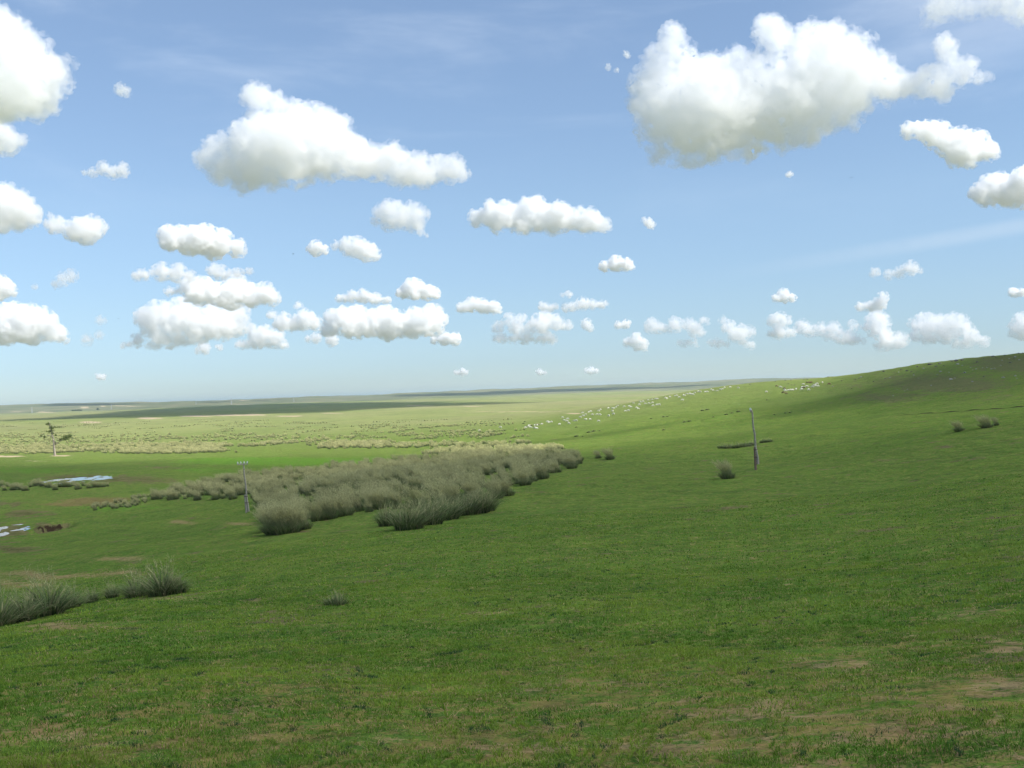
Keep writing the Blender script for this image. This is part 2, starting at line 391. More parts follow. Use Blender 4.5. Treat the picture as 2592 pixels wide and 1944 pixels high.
V[:, 2] = np.stack([X + wx * .8 + lx * .35, Y + wy * .8 + ly * .35, Zz + H * .62], -1); V[:, 3] = np.stack([X - wx * .8 + lx * .35, Y - wy * .8 + ly * .35, Zz + H * .62], -1)
V[:, 4] = np.stack([X + lx, Y + ly, Zz + H], -1)
b5 = np.arange(n)[:, None] * 5
FT = np.concatenate([b5 + [0, 1, 2], b5 + [0, 2, 3], b5 + [3, 2, 4]])
hue = np.clip(.5 + .9 * fbm(X * .35, Y * .35, 41, 3) + rs.normal(0, .22, n) + (hsh - .5) * .5, 0, 1)[:, None]
gc = np.array([.095, .205, .026]) * (1 - hue) + np.array([.24, .335, .045]) * hue
blue = (hsh2 < .05)[:, None]; gc = np.where(blue, np.array([.050, .105, .040]), gc)
gc = np.where(dead[:, None], np.array([.46, .33, .17]) * rs.uniform(.6, 1.25, (n, 1)), gc * rs.uniform(.6, 1.35, (n, 1)))
tint = np.concatenate([np.repeat(gc[:, None, :], 5, 1), np.ones((n, 5, 1))], -1)
grass = mesh_obj('grass', V.reshape(-1, 3), FT, MB, attrs={'tint': ('FLOAT_COLOR', tint)})
tag(grass, 'short grazed green grass with dead straw between, covering the near slope', 'grass', kind='stuff')

# ------------------------------------------------------------------ tussocks of tall steppe grass
def ribbon(P, Wd, tintc, side):
    """P (n,k,3) centre lines, Wd (n,k) widths, side (n,3) -> verts, quads, colours"""
    n, k, _ = P.shape
    L = P - side[:, None, :] * Wd[..., None] * .5; Rr = P + side[:, None, :] * Wd[..., None] * .5
    V = np.stack([L, Rr], 2).reshape(n, k * 2, 3)
    base = np.arange(n)[:, None, None] * (2 * k) + (np.arange(k - 1) * 2)[None, :, None]
    Q = (base + np.array([0, 1, 3, 2])[None, None]).reshape(-1, 4)
    return V.reshape(-1, 3), Q, np.repeat(tintc, 2, 1).reshape(-1, 3)
def tussock_parts(seed, rad=.42, leafh=.75, stemh=1.6, nl=420, ns=170, wl=.012, ws=.006, plume=10, lean=-.22, kp=1.0, spread=1.0):
    r = np.random.RandomState(seed)
    a = r.uniform(0, 2 * math.pi, nl); q = np.sqrt(r.uniform(0, 1, nl)); bx, by = np.cos(a) * q * rad * .75, np.sin(a) * q * rad * .75
    out = (q * r.uniform(.35, 1.15, nl) + .12) * spread
    h = leafh * r.uniform(.55, 1.25, nl) * (1.08 - .3 * q)
    T = np.linspace(0, 1, 4)
    da = a + r.normal(0, .5, nl)
    P = np.empty((nl, 4, 3))
    for i, t in enumerate(T):
        P[:, i, 0] = bx + np.cos(da) * out * h * (t ** 1.7) * .85 + lean * .6 * h * t * t
        P[:, i, 1] = by + np.sin(da) * out * h * (t ** 1.7) * .85
        P[:, i, 2] = h * (t - .22 * out * t ** 3) - .05
    W = wl * np.array([1, .95, .7, .15])[None] * r.uniform(.7, 1.3, (nl, 1))
    s = np.stack([np.cos(da + 1.57 + r.normal(0, .6, nl)), np.sin(da + 1.57 + r.normal(0, .6, nl)), np.zeros(nl)], -1)
    v = r.uniform(.5, 1.45, (nl, 1, 1)); dry = (r.uniform(0, 1, nl) < .32)[:, None, None]
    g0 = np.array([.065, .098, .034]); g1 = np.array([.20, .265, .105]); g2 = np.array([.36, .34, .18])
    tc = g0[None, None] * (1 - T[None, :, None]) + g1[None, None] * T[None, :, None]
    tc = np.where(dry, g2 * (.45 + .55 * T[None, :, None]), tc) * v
    # soft dead thatch at the foot
    L = ribbon(P, W, tc, s)
    a = r.uniform(0, 2 * math.pi, ns); q = np.sqrt(r.uniform(0, 1, ns)); bx, by = np.cos(a) * q * rad * .55, np.sin(a) * q * rad * .55
    h = stemh * r.uniform(.62, 1.12, ns); out = q * r.uniform(.1, .55, ns)
    P = np.empty((ns, 5, 3)); T = np.linspace(0, 1, 5); da = a + r.normal(0, .3, ns)
    for i, t in enumerate(T):
        P[:, i, 0] = bx + np.cos(da) * out * h * t ** 1.4 * .8 + lean * h * t ** 1.8
        P[:, i, 1] = by + np.sin(da) * out * h * t ** 1.4 * .8
        P[:, i, 2] = h * (t - .08 * t ** 3) + .02
    W = ws * np.array([1, .8, .7, .6, .4])[None] * np.ones((ns, 1))
    s = np.stack([np.ones(ns), np.zeros(ns), np.zeros(ns)], -1)
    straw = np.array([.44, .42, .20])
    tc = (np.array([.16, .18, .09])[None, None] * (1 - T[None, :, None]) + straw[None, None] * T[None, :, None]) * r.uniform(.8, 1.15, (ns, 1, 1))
    S1 = ribbon(P, W, tc, s)
    # panicle: fine threads round the upper third of each stem
    m = ns * plume; si = np.repeat(np.arange(ns), plume); t = r.uniform(.60, 1.0, m)
    f = t * 4; i0 = np.minimum(f.astype(int), 3); fr = (f - i0)[:, None]
    c0 = P[si, i0] * (1 - fr) + P[si, i0 + 1] * fr
    dv = np.stack([r.normal(lean, .55, m), r.normal(0, .55, m), r.uniform(.3, 1.1, m)], -1) * (.20 * stemh / 1.6 * kp) * (1.25 - t)[:, None] * 1.6
    PP = np.stack([c0, c0 + dv], 1)
    W = np.stack([np.full(m, ws * 1.6), np.full(m, ws * .8)], 1)
    an = r.uniform(0, math.pi, m); s = np.stack([np.cos(an), np.sin(an), np.zeros(m)], -1)
    tc = np.array([.49, .465, .235])[None, None] * r.uniform(.75, 1.2, (m, 1, 1)) * np.ones((1, 2, 1))
    S2 = ribbon(PP, W, tc, s)
    ST = (np.concatenate([S1[0], S2[0]]), np.concatenate([S1[1], S2[1] + len(S1[0])]), np.concatenate([S1[2], S2[2]]))
    return L, ST
def c4(c): return np.concatenate([c, np.ones((len(c), 1))], -1)
def mk_mesh(name, vqc, mat):
    o = mesh_obj(name, vqc[0], vqc[1], mat, attrs={'tint': ('FLOAT_COLOR', c4(vqc[2]))}); me = o.data; bpy.data.objects.remove(o); return me
VAR = []
for s in range(5):   # feathery green-grey kind
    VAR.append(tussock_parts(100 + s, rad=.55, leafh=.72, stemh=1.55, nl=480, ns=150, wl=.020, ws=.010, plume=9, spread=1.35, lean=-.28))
LEAFY = []
for s in range(3):   # leafier kind near the camera, few stems
    LEAFY.append(tussock_parts(200 + s, rad=.46, leafh=.86, stemh=1.25, nl=330, ns=34, wl=.026, ws=.010, plume=3, lean=-.15, spread=1.75))
SPIKY = []
for s in range(3):   # tall leaning kind
    SPIKY.append(tussock_parts(300 + s, rad=.7, leafh=1.0, stemh=1.2, nl=420, ns=120, wl=.030, ws=.012, plume=3, lean=.22, kp=.6, spread=1.3))
LOW = []
for s in range(2):   # low dark kind
    LOW.append(tussock_parts(400 + s, rad=.7, leafh=.5, stemh=.8, nl=300, ns=14, wl=.03, ws=.012, plume=4, lean=-.1))
MES = {}
def tuss_meshes(kind, i):
    src = dict(F=VAR, L=LEAFY, S=SPIKY, W=LOW)[kind]; i %= len(src)
    if (kind, i) not in MES:
        MES[(kind, i)] = (mk_mesh('leaves', src[i][0], MT), mk_mesh('flower_stems', src[i][1], MP))
    return MES[(kind, i)]
rnd = random.Random(5)
def tussock(p, kind, i, s, label, group=None, sx=1.0, rz=None):
    r = empty('grass_tussock', p); r.rotation_euler = (0, 0, rnd.uniform(-.5, .5) if rz is None else rz); r.scale = (s * sx, s * sx, s)
    tag(r, label, 'grass tussock', group)
    a, b = tuss_meshes(kind, i)
    for nm, me in (('leaves', a), ('flower_stems', b)):
        o = bpy.data.objects.new(nm, me); COL.objects.link(o); o.parent = r
    return r
# tussocks standing on their own: px, py of the foot
g1 = 'row of leafy tussocks in the left foreground'
for k, (px, py, s, lb) in enumerate([
 (-10,1588,1.05,'leafy green tussock cut by the left edge of the picture'), (60,1572,.82,'second leafy tussock from the left edge in the foreground row'),
 (120,1556,1.12,'broad pale-tipped tussock in the middle of the left foreground clump'), (178,1540,.70,'thinner tussock at the right end of the left foreground clump'),
 (232,1524,.45,'small sparse tussock between the foreground clump and the round one'), (285,1512,.5,'small tussock just left of the upright round tussock'),
 (345,1512,.80,'left half of the upright round tussock with long stray stems'), (410,1508,1.0,'upright dense tussock ending the left foreground row, tallest in it'),
 (450,1503,.62,'short dark tussock hugging the right side of the upright dense one')]):
    tussock(hit(px, py), 'L', k, s * 1.0, lb, g1)
g2 = 'pale spiky tussocks in front of the big stand'
for k, (px, py, s, lb) in enumerate([(985,1330,.85,'pale spiky tussock with dark foot, leftmost before the big stand'), (1035,1340,1.0,'pale spiky tussock standing farthest forward of the spiky row'),
 (1085,1328,1.05,'pale spiky tussock in the middle of the spiky row'), (1130,1316,1.0,'pale spiky tussock right of the middle of the spiky row'), (1185,1303,.95,'upright grey-green tussock, second from the right end of the spiky row'), (1222,1296,1.0,'upright grey-green tussock at the right end of the spiky row')]):
    tussock(hit(px, py), 'S', k, s * 1.35, lb, g2)
g0_ = 'feathery tussocks forming the front edge of the big stand'
for k, (px, py, s) in enumerate([(684,1346,1.0),(694,1352,1.15),(715,1351,1.2),(738,1347,1.2),(768,1340,1.0),(705,1340,1.2),(745,1335,1.2),(805,1318,1.0),(838,1313,1.15),(875,1306,1.1),(690,1322,1.1)]):
    tussock(hit(px, py), 'F', k, s * 1.0, 'feathery tussock in the ' + ('foremost left lobe' if k < 7 or k == 10 else 'second lobe from the left') + ' of the big grass stand', g0_, 1.15)
for k, (px, py, s) in enumerate([(400,1262,.9),(445,1264,1.0),(500,1266,1.05),(545,1265,1.0),(590,1264,1.1),(960,1288,1.1),(1010,1288,1.0),(1060,1286,1.1),(1150,1278,1.15),(1205,1270,1.2),(1255,1262,1.1),(1285,1255,1.0),(1330,1228,1.0),(1375,1212,1.1),(1410,1196,1.0)]):
    tussock(hit(px, py), 'F', k, s * .95, 'dark-footed feathery tussock along the ' + ('left tail' if k < 5 else 'right front edge') + ' of the big grass stand', g0_, 1.2)
g3 = 'feathery tussocks on the slope right of the big stand'
for k, (px, py, s, lb, sx) in enumerate([(1448,1186,1.25,'dark-footed feathery tussock ending the big stand on the right',1.2), (1545,1163,1.1,'feathery tussock standing alone beyond the right end of the big stand',1.3), (1515,1160,.8,'small feathery tussock left of the lone one beyond the stand',1.2),
 (1842,1211,.95,'lone pale-plumed tussock below the bare right pole',1.3), (2428,1092,.72,'smaller of two plumed tussocks high on the right slope',1.3), (2498,1083,.85,'larger of two plumed tussocks high on the right slope, near the right edge',1.35), (2522,1077,.55,'low dark tussock touching the larger plumed one on the right slope',1.0)]):
    tussock(hit(px, py), 'F', k, s, lb, g3, sx)
g4 = 'dark tussock strip behind the right pole'
for k, (px, py, s) in enumerate([(1830,1134,.9), (1848,1134,1.0), (1868,1133,1.0), (1886,1131,1.0), (1904,1127,.9), (1935,1120,.8), (1946,1119,.8)]):
    tussock(hit(px, py), 'W', k, s * 1.25, 'dark low tussock in the strip running behind the bare right pole', g4, 1.25)
g5 = 'tussock strip in front of the left pools'
for k, px in enumerate([-6, 4, 12, 20, 34, 44, 52, 60, 68, 78, 90, 98, 108, 118, 128, 140, 152, 165, 176, 188, 198, 212, 226, 240, 250, 262, 272]):
    py = 1240 - .03 * px + rnd.uniform(-9, 5)
    tussock(hit(px, py), 'F', k, rnd.uniform(.55, 1.0), 'feathery tussock in the strip before the left rain pools', g5, rnd.uniform(1.1, 1.5))
g6 = 'low dark shrubs on the right slope'
for k, (px, py, w) in enumerate([(1778,1040,12),(1790,1038,12),(1838,1050,12),(1853,1046,9),(1869,1043,13),(1733,1069,11),(1745,1067,12),(1680,1089,11),(1648,1060,8),(1680,1056,10),(1689,1055,8),(1806,1056,7),(1490,1095,13),(1503,1092,13),(1518,1091,8),(1459,1082,8),(1459,1105,13),(1475,1105,6),(2000,1045,10),(1960,1050,7),(1988,1046,8),(1941,1013,7),(2156,984,5),(1325,1073,9),(1328,1068,7)]):
    p = hit(px, py); d = math.hypot(p.x, p.y)
    tussock(p, 'W', k, w * d / F / 1.6, 'low dark shrub dotted on the open right slope', g6, 1.2)
small = tussock(hit(852, 1530), 'W', 0, .42, 'tiny brown weed clump alone on the near turf', None)

# the big stand: hundreds of tussocks grown into one another
def poly_in(px, py, poly):
    ins = np.zeros(len(px), bool); j = len(poly) - 1
    for i in range(len(poly)):
        xi, yi = poly[i]; xj, yj = poly[j]
        c = ((yi > py) != (yj > py)) & (px < (xj - xi) * (py - yi) / (yj - yi + 1e-9) + xi); ins ^= c; j = i
    return ins
def stand(name, poly, spacing, kinds, smin, smax, label, cat, seed, dens=1.0):
    r = np.random.RandomState(seed)
    W = [hit(*p) for p in poly]; wx = [p.x for p in W]; wy = [p.y for p in W]
    gx = np.arange(min(wx), max(wx), spacing); gy = np.arange(min(wy), max(wy), spacing)
    XX, YY = [v.ravel() for v in np.meshgrid(gx, gy)]
    XX = XX + r.uniform(-.5, .5, len(XX)) * spacing; YY = YY + r.uniform(-.5, .5, len(YY)) * spacing
    k = poly_in(XX, YY, list(zip(wx, wy))) & (r.uniform(0, 1, len(XX)) < dens * (.82 + 1.8 * perlin(XX / 5, YY / 7, 51)))
    XX, YY = XX[k], YY[k]; ZZ = hfast(XX, YY)
    return XX, YY, ZZ, r
def merge(name, XX, YY, ZZ, r, kinds, smin, smax, label, cat, part=False):
    Vs = [[], []]; Qs = [[], []]; Cs = [[], []]; off = [0, 0]
    for x, y, z in zip(XX, YY, ZZ):
        src = kinds[r.randint(len(kinds))]; s = r.uniform(smin, smax) * (1 + .25 * float(perlin(x / 6, y / 6, 53))); a = r.uniform(-.6, .6); ca, sa = math.cos(a), math.sin(a)
        tv = r.uniform(.85, 1.15) * (1.3 if 'valley' in name else 1.0)
        for i in (0, 1):
            V, Q, C = src[i]; V = V * s; V = np.stack([V[:, 0] * ca - V[:, 1] * sa + x, V[:, 0] * sa + V[:, 1] * ca + y, V[:, 2] + z], -1)
            Vs[i].append(V); Qs[i].append(Q + off[i]); Cs[i].append(C * tv); off[i] += len(V)
    out = []
    V = np.concatenate(Vs[0] + Vs[1]); Q = np.concatenate(Qs[0] + [q_ + off[0] for q_ in Qs[1]]); C = np.concatenate(Cs[0] + Cs[1])
    o = mesh_obj(name, V, Q, MT, attrs={'tint': ('FLOAT_COLOR', c4(C))}); tag(o, label, cat, kind='stuff'); return o
STAND = [(385,1263),(470,1265),(560,1262),(640,1262),(672,1290),(668,1320),(672,1350),(770,1343),(790,1318),(880,1310),(960,1290),(1100,1286),(1230,1262),(1290,1258),(1300,1232),(1370,1212),(1420,1192),(1480,1182),(1470,1160),(1380,1152),(1200,1152),(1000,1168),(800,1190),(640,1204),(500,1225)]
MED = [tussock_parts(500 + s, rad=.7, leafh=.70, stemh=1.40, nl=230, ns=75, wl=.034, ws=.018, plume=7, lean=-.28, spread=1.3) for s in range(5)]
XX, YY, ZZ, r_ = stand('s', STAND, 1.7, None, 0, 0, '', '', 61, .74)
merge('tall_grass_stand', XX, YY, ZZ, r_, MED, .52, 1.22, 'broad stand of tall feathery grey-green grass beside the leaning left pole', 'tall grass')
print('stand tussocks', len(XX))
# looser stands on the valley floor
FARK = [tussock_parts(600 + s, rad=.9, leafh=.62, stemh=1.2, nl=34, ns=42, wl=.11, ws=.055, plume=4, lean=-.25) for s in range(5)]
FARD = [tussock_parts(620 + s, rad=.9, leafh=.7, stemh=1.0, nl=60, ns=5, wl=.12, ws=.06, plume=2, lean=-.1) for s in range(3)]
def band(n, y0, y1, x0, x1, seed, cut, nz=1.0):
    r = np.random.RandomState(seed); px = r.uniform(x0, x1, n) ; py = r.uniform(y0, y1, n)
    X, Y = [], []
    # march in bulk: table of ground distance by row
    cols = np.linspace(x0, x1, 24); rows = np.linspace(y0, y1, 14)
    T = np.array([[hit(c_, r__)[:2] for c_ in cols] for r__ in rows])
    fi = (py - y0) / (y1 - y0) * 13; fj = (px - x0) / (x1 - x0) * 23
    i = np.minimum(fi.astype(int), 12); j = np.minimum(fj.astype(int), 22); a = (fi - i)[:, None]; b = (fj - j)[:, None]
    P = T[i, j] * (1 - a) * (1 - b) + T[i + 1, j] * a * (1 - b) + T[i, j + 1] * (1 - a) * b + T[i + 1, j + 1] * a * b
    nzv = fbm(P[:, 0] / 38 * nz, P[:, 1] / 60 * nz, 71, 4)
    edge = np.minimum(np.minimum(px - x0, x1 - px) / 130, np.minimum(py - y0, y1 - py) / 5); edge = np.where((x0 < 0) & (px < 300), np.minimum(py - y0, y1 - py) / 5, edge)
    k = nzv + r.normal(0, .22, len(nzv)) - .7 * np.clip(1 - edge, 0, 1) > cut; P = P[k]
    return P[:, 0], P[:, 1], hfast(P[:, 0], P[:, 1]), r
def dashes(b, m, step):
    x, y, z, r = b; X, Y = [], []
    for a, c in zip(x, y):
        L = r.randint(2, m); X.append(a + (np.arange(L) - L / 2) * step + r.normal(0, .3, L)); Y.append(c + r.normal(0, .5, L) + np.arange(L) * .1)
    X = np.concatenate(X); Y = np.concatenate(Y); return X, Y, hfast(X, Y), r
def many(name, bands, kinds, smin, smax, label):
    XX = np.concatenate([b[0] for b in bands]); YY = np.concatenate([b[1] for b in bands]); ZZ = np.concatenate([b[2] for b in bands])
    print(name, len(XX)); return merge(name, XX, YY, ZZ, np.random.RandomState(3), kinds, smin, smax, label, 'tall grass')
many('valley_tussocks', [band(2600, 1122, 1149, -40, 620, 1, -.35), band(1100, 1098, 1125, -40, 900, 2, -.05), band(900, 1112, 1134, 500, 1000, 3, .0), band(700, 1120, 1137, 800, 1420, 5, -.05), band(420, 1135, 1150, 1060, 1440, 6, -.5)],
     FARK, .6, 1.2, 'pale feathery tussock bands on the sunlit valley floor')
many('valley_scrub', [dashes(band(330, 1072, 1112, -40, 1300, 7, .05), 9, 1.5), dashes(band(130, 1075, 1130, 700, 1450, 8, .05, 2.0), 10, 1.4), dashes(band(260, 1060, 1085, -40, 1400, 9, .1), 12, 2.4)], FARK + FARD[:2], .5, 1.05, 'sparse dark scrub dots on the sunlit valley floor')
# edge of the track: foreground-left sparse tussocks around the stand's tail
XX, YY, ZZ, r_ = stand('s', [(240,1292),(330,1285),(400,1262),(390,1250),(300,1268),(230,1285)], 1.2, None, 0, 0, '', '', 62, .8)
merge('thin_grass_fringe', XX, YY, ZZ, r_, MED, .28, .6, 'thin low fringe of grass trailing left from the big stand', 'tall grass')

# ------------------------------------------------------------------ poles
MW = simple_mat('weathered_wood', (.25, .225, .175), (.40, .365, .29), 9, .9, .6)
MW2 = simple_mat('red_brown_wood', (.15, .095, .07), (.22, .15, .115), 9, .9, .5)
MC = simple_mat('white_porcelain', (.78, .78, .76), (.72, .72, .70), 6, .25, 0, .5)
MI = simple_mat('rusty_wire', (.10, .075, .06), (.16, .10, .07), 20, .7, 0, .3)
def tube(pts, rad, seg=12, wob=0.0, seed=0):
    r = np.random.RandomState(seed); V = []; Fc = []
    pts = [Vector(p) for p in pts]; n = len(pts)
    for i, p in enumerate(pts):
        d = (pts[min(i + 1, n - 1)] - pts[max(i - 1, 0)]).normalized()
        u = d.orthogonal().normalized() if abs(d.z) < .9 else Vector((1, 0, 0)); u = (u - d * u.dot(d)).normalized(); v = d.cross(u)
        for k in range(seg):
            a = 2 * math.pi * k / seg; rr = rad[i] * (1 + wob * r.normal(0, 1))
            V.append(tuple(p + (u * math.cos(a) + v * math.sin(a)) * rr))
        if i:
            for k in range(seg):
                a0 = (i - 1) * seg + k; a1 = (i - 1) * seg + (k + 1) % seg
                Fc.append((a0, a1, a1 + seg, a0 + seg))
    Fc.append(tuple(reversed(range(seg)))); Fc.append(tuple(range((n - 1) * seg, n * seg)))
    return V, Fc
def join(parts):
    V = []; Fc = []
    for v, f in parts:
        o = len(V); V += [tuple(x) for x in v]; Fc += [tuple(i + o for i in t) for t in f]
    return V, Fc
def boxv(c, s, rx=0, ry=0, rz=0):
    m = Matrix.Translation(c) @ Matrix.Rotation(rz, 4, 'Z') @ Matrix.Rotation(ry, 4, 'Y') @ Matrix.Rotation(rx, 4, 'X')
    V = [tuple(m @ Vector((sx * s[0] / 2, sy * s[1] / 2, sz * s[2] / 2))) for sx in (-1, 1) for sy in (-1, 1) for sz in (-1, 1)]
    return V, [(0, 1, 3, 2), (4, 6, 7, 5), (0, 4, 5, 1), (2, 3, 7, 6), (0, 2, 6, 4), (1, 5, 7, 3)]
def lathe(prof, seg=12, at=(0, 0, 0)):
    V = []; Fc = []
    for i, (r, z) in enumerate(prof):
        for k in range(seg):
            a = 2 * math.pi * k / seg; V.append((at[0] + r * math.cos(a), at[1] + r * math.sin(a), at[2] + z))
        if i:
            for k in range(seg): Fc.append(((i-1)*seg+k, (i-1)*seg+(k+1)%seg, i*seg+(k+1)%seg, i*seg+k))
    Fc.append(tuple(reversed(range(seg)))); Fc.append(tuple(range((len(prof)-1)*seg, len(prof)*seg)))
    return V, Fc
def telegraph_pole(foot, top_dx, hgt, lift, arm_rz, arm_len, stub_x, stub_h, stub_mat, label, r0, r1, stub_lean=0.0, arm_at=-.12):
    t = empty('telegraph_pole', foot); tag(t, label, 'telegraph pole')
    nn = 9; pts = [(top_dx * (i / nn) + .03 * math.sin(i * 1.7), .02 * math.cos(i * 2.1), lift + (hgt - lift) * i / nn) for i in range(nn + 1)]
    rad = [r0 + (r1 - r0) * (i / nn) ** .8 for i in range(nn + 1)]; rad[0] *= 1.08
    mesh_obj('pole', *tube(pts, rad, 12, .05, 3), MW, t, smooth=False)
    tp = Vector(pts[-1]); az_ = tp + Vector((0, 0, arm_at))
    cr, sr = math.cos(arm_rz), math.sin(arm_rz)
    mesh_obj('crossarm', *boxv(az_ + Vector((-sr * (r1 + .05), -cr * (r1 + .05) * 1.0, 0)), (arm_len, .09, .11), 0, 0, arm_rz), MW, t)
    for q_ in (-.46, -.17, .15, .44):
        c = az_ + Vector((-sr * (r1 + .05) + cr * q_ * arm_len, -cr * (r1 + .05) + sr * q_ * arm_len, .055))
        ins = mesh_obj('insulator', *lathe([(.03, .03), (.075, .04), (.08, .09), (.05, .12), (.062, .15), (.062, .19), (.035, .23)], 12, c), MC, t, smooth=True)
        mesh_obj('pin', *tube([c - Vector((0, 0, .16)), c + Vector((0, 0, .05))], [.014, .014], 8), MI, ins)
    mesh_obj('stub_post', *tube([(stub_x, .05, -.4), (stub_x + stub_lean * .5, .04, stub_h * .5), (stub_x + stub_lean, .03, stub_h)], [.12, .115, .10], 10, .05, 5), stub_mat, t)
    for z in (stub_h * .55, stub_h * .9):
        f = (z - lift) / (hgt - lift) ; xc = (stub_x + stub_lean * z / stub_h + top_dx * max(f, 0)) / 2; w = abs(stub_x + stub_lean * z / stub_h - top_dx * max(f, 0)) / 2 + .14
        a = np.linspace(0, 2 * math.pi, 25)[:-1]
        ring = [(xc + math.cos(k) * w, .03 + math.sin(k) * .17, z) for k in a]
        V, Fc = [], []
        for i, p in enumerate(ring):
            for dz in (-.035, .035):
                for s_ in (1.0, .93): V.append((xc + (p[0] - xc) * s_, .03 + (p[1] - .03) * s_, z + dz))
            j = i * 4; k2 = ((i + 1) % 24) * 4
            for (u, v) in ((0, 1), (1, 3), (3, 2), (2, 0)): Fc.append((j + u, j + v, k2 + v, k2 + u))
        mesh_obj('wire_wrap', V, Fc, MI, t)
    return t
pl = hit(629, 1297); dL = math.hypot(pl.x, pl.y); kL = dL / F * 1.03
telegraph_pole(pl, -.42 * kL / .0475, 118 * kL, .10, R(-6) - math.atan2(pl.x, pl.y) + R(18), 24 * kL * 1.05, -.20, 42 * kL, MW,
    'grey leaning telegraph pole with crossarm and four white insulators, by the big grass stand', .105, .075, -.15)
pr = hit(1919, 1189); dR = math.hypot(pr.x, pr.y); kR = dR / F
telegraph_pole(pr, -.40, 148 * kR, 14 * kR, R(80), 1.1, -.20, 56 * kR, MW2,
    'pale bare telegraph pole on the right slope, its foot hanging clear beside a reddish stub', .12, .07, -.03, -.1)

# ------------------------------------------------------------------ broken poplar on the left
MBK = simple_mat('pale_bark', (.27, .23, .18), (.37, .32, .26), 2.5, .9, .4)
tp = hit(139, 1153); kt = math.hypot(tp.x, tp.y) / F
tree = empty('broken_tree', tp); tag(tree, 'pale-trunked broken tree with a few leafy limbs, alone on the left of the valley', 'tree')
def tpx(x, y, dy=0.0): return ((x - 139) * kt, dy, (1153 - y) * kt)
trunk = mesh_obj('trunk', *tube([tpx(139.5,1156),tpx(139,1150),tpx(138.3,1140),tpx(137.2,1125),tpx(135.5,1112,.2),tpx(132.5,1099,.2),tpx(131,1090),tpx(129.5,1080,-.1),tpx(127.8,1072)],
    [.62,.42,.34,.30,.25,.21,.16,.10,.04], 12, .06, 9), MBK, tree, smooth=True)
LIMBS = [([(136.5,1120),(139,1117),(141,1112)],.16),([(137,1124),(141,1119),(143,1121),(142,1127)],.18),([(138,1128),(146,1125),(152,1120),(160,1117),(170,1113)],.17),
 ([(132,1100),(137,1097),(139,1105)],.12),([(131,1088),(138,1086),(148,1087),(158,1087)],.10),([(134,1108),(124,1106),(115,1107),(110,1104)],.10),([(130,1084),(125,1081),(122,1078)],.09)]
rr_ = random.Random(3)
for L, w in LIMBS:
    m = len(L); mesh_obj('limb', *tube([tpx(x, y, rr_.uniform(-.4, .4)) for x, y in L], [w * (1 - .75 * i / (m - 1)) for i in range(m)], 8, .05, 4), MBK, tree, smooth=True)
def leaves(name, cl, n, size, mat, parent, seed, col=((.05, .085, .02), (.13, .17, .05))):
    r = np.random.RandomState(seed); P = []
    for (c, rad) in cl:
        k = int(n * (rad[0] * rad[2]) ** .8) + 12
        v = r.normal(0, 1, (k, 3)); v /= np.linalg.norm(v, axis=1)[:, None]; q_ = r.uniform(.15, 1.05, (k, 1)) ** .6
        lump = 1 + .35 * np.sin(v[:, :1] * 5 + v[:, 2:] * 4 + seed)
        P.append(np.array(c) + v * q_ * np.array(rad) * lump)
    P = np.concatenate(P); k = len(P)
    a = r.normal(0, 1, (k, 3)); a /= np.linalg.norm(a, axis=1)[:, None]; b = np.cross(a, r.normal(0, 1, (k, 3))); b /= np.linalg.norm(b, axis=1)[:, None]
    s = size * r.uniform(.6, 1.4, (k, 1))
    V = np.stack([P - a * s, P + b * s * .5, P + a * s, P - b * s * .5], 1).reshape(-1, 3)
    Q = np.arange(k * 4).reshape(k, 4); t = r.uniform(0, 1, (k, 1)); c_ = np.array(col[0]) * (1 - t) + np.array(col[1]) * t
    return mesh_obj(name, V, Q, mat, parent, attrs={'tint': ('FLOAT_COLOR', c4(np.repeat(c_, 4, 0)))})
ML = blade_mat('tree_leaves', .3)
leaves('crown', [(tpx(126.5,1079), (.9,.8,.65)), (tpx(123,1080), (.45,.5,.35)), (tpx(131,1087), (.8,.8,.9)), (tpx(135,1092), (.75,.8,1.0)), (tpx(129,1097), (.75,.7,.6)), (tpx(141,1087), (.9,.5,.35)), (tpx(150,1087), (1.0,.4,.22)),
  (tpx(135.5,1101), (.5,.5,.4)), (tpx(143,1106), (.55,.5,.4)), (tpx(141.5,1124), (.35,.4,.7)), (tpx(109,1106), (.55,.5,.4)), (tpx(116,1109), (.5,.5,.65)), (tpx(122,1096), (.3,.3,.3)),
  (tpx(163,1113), (1.3,1.1,1.2)), (tpx(171,1111), (1.35,1.1,1.3)), (tpx(153,1116), (.75,.7,.8)), (tpx(177,1108), (.7,.7,.7))], 260, .14, ML, tree, 5)

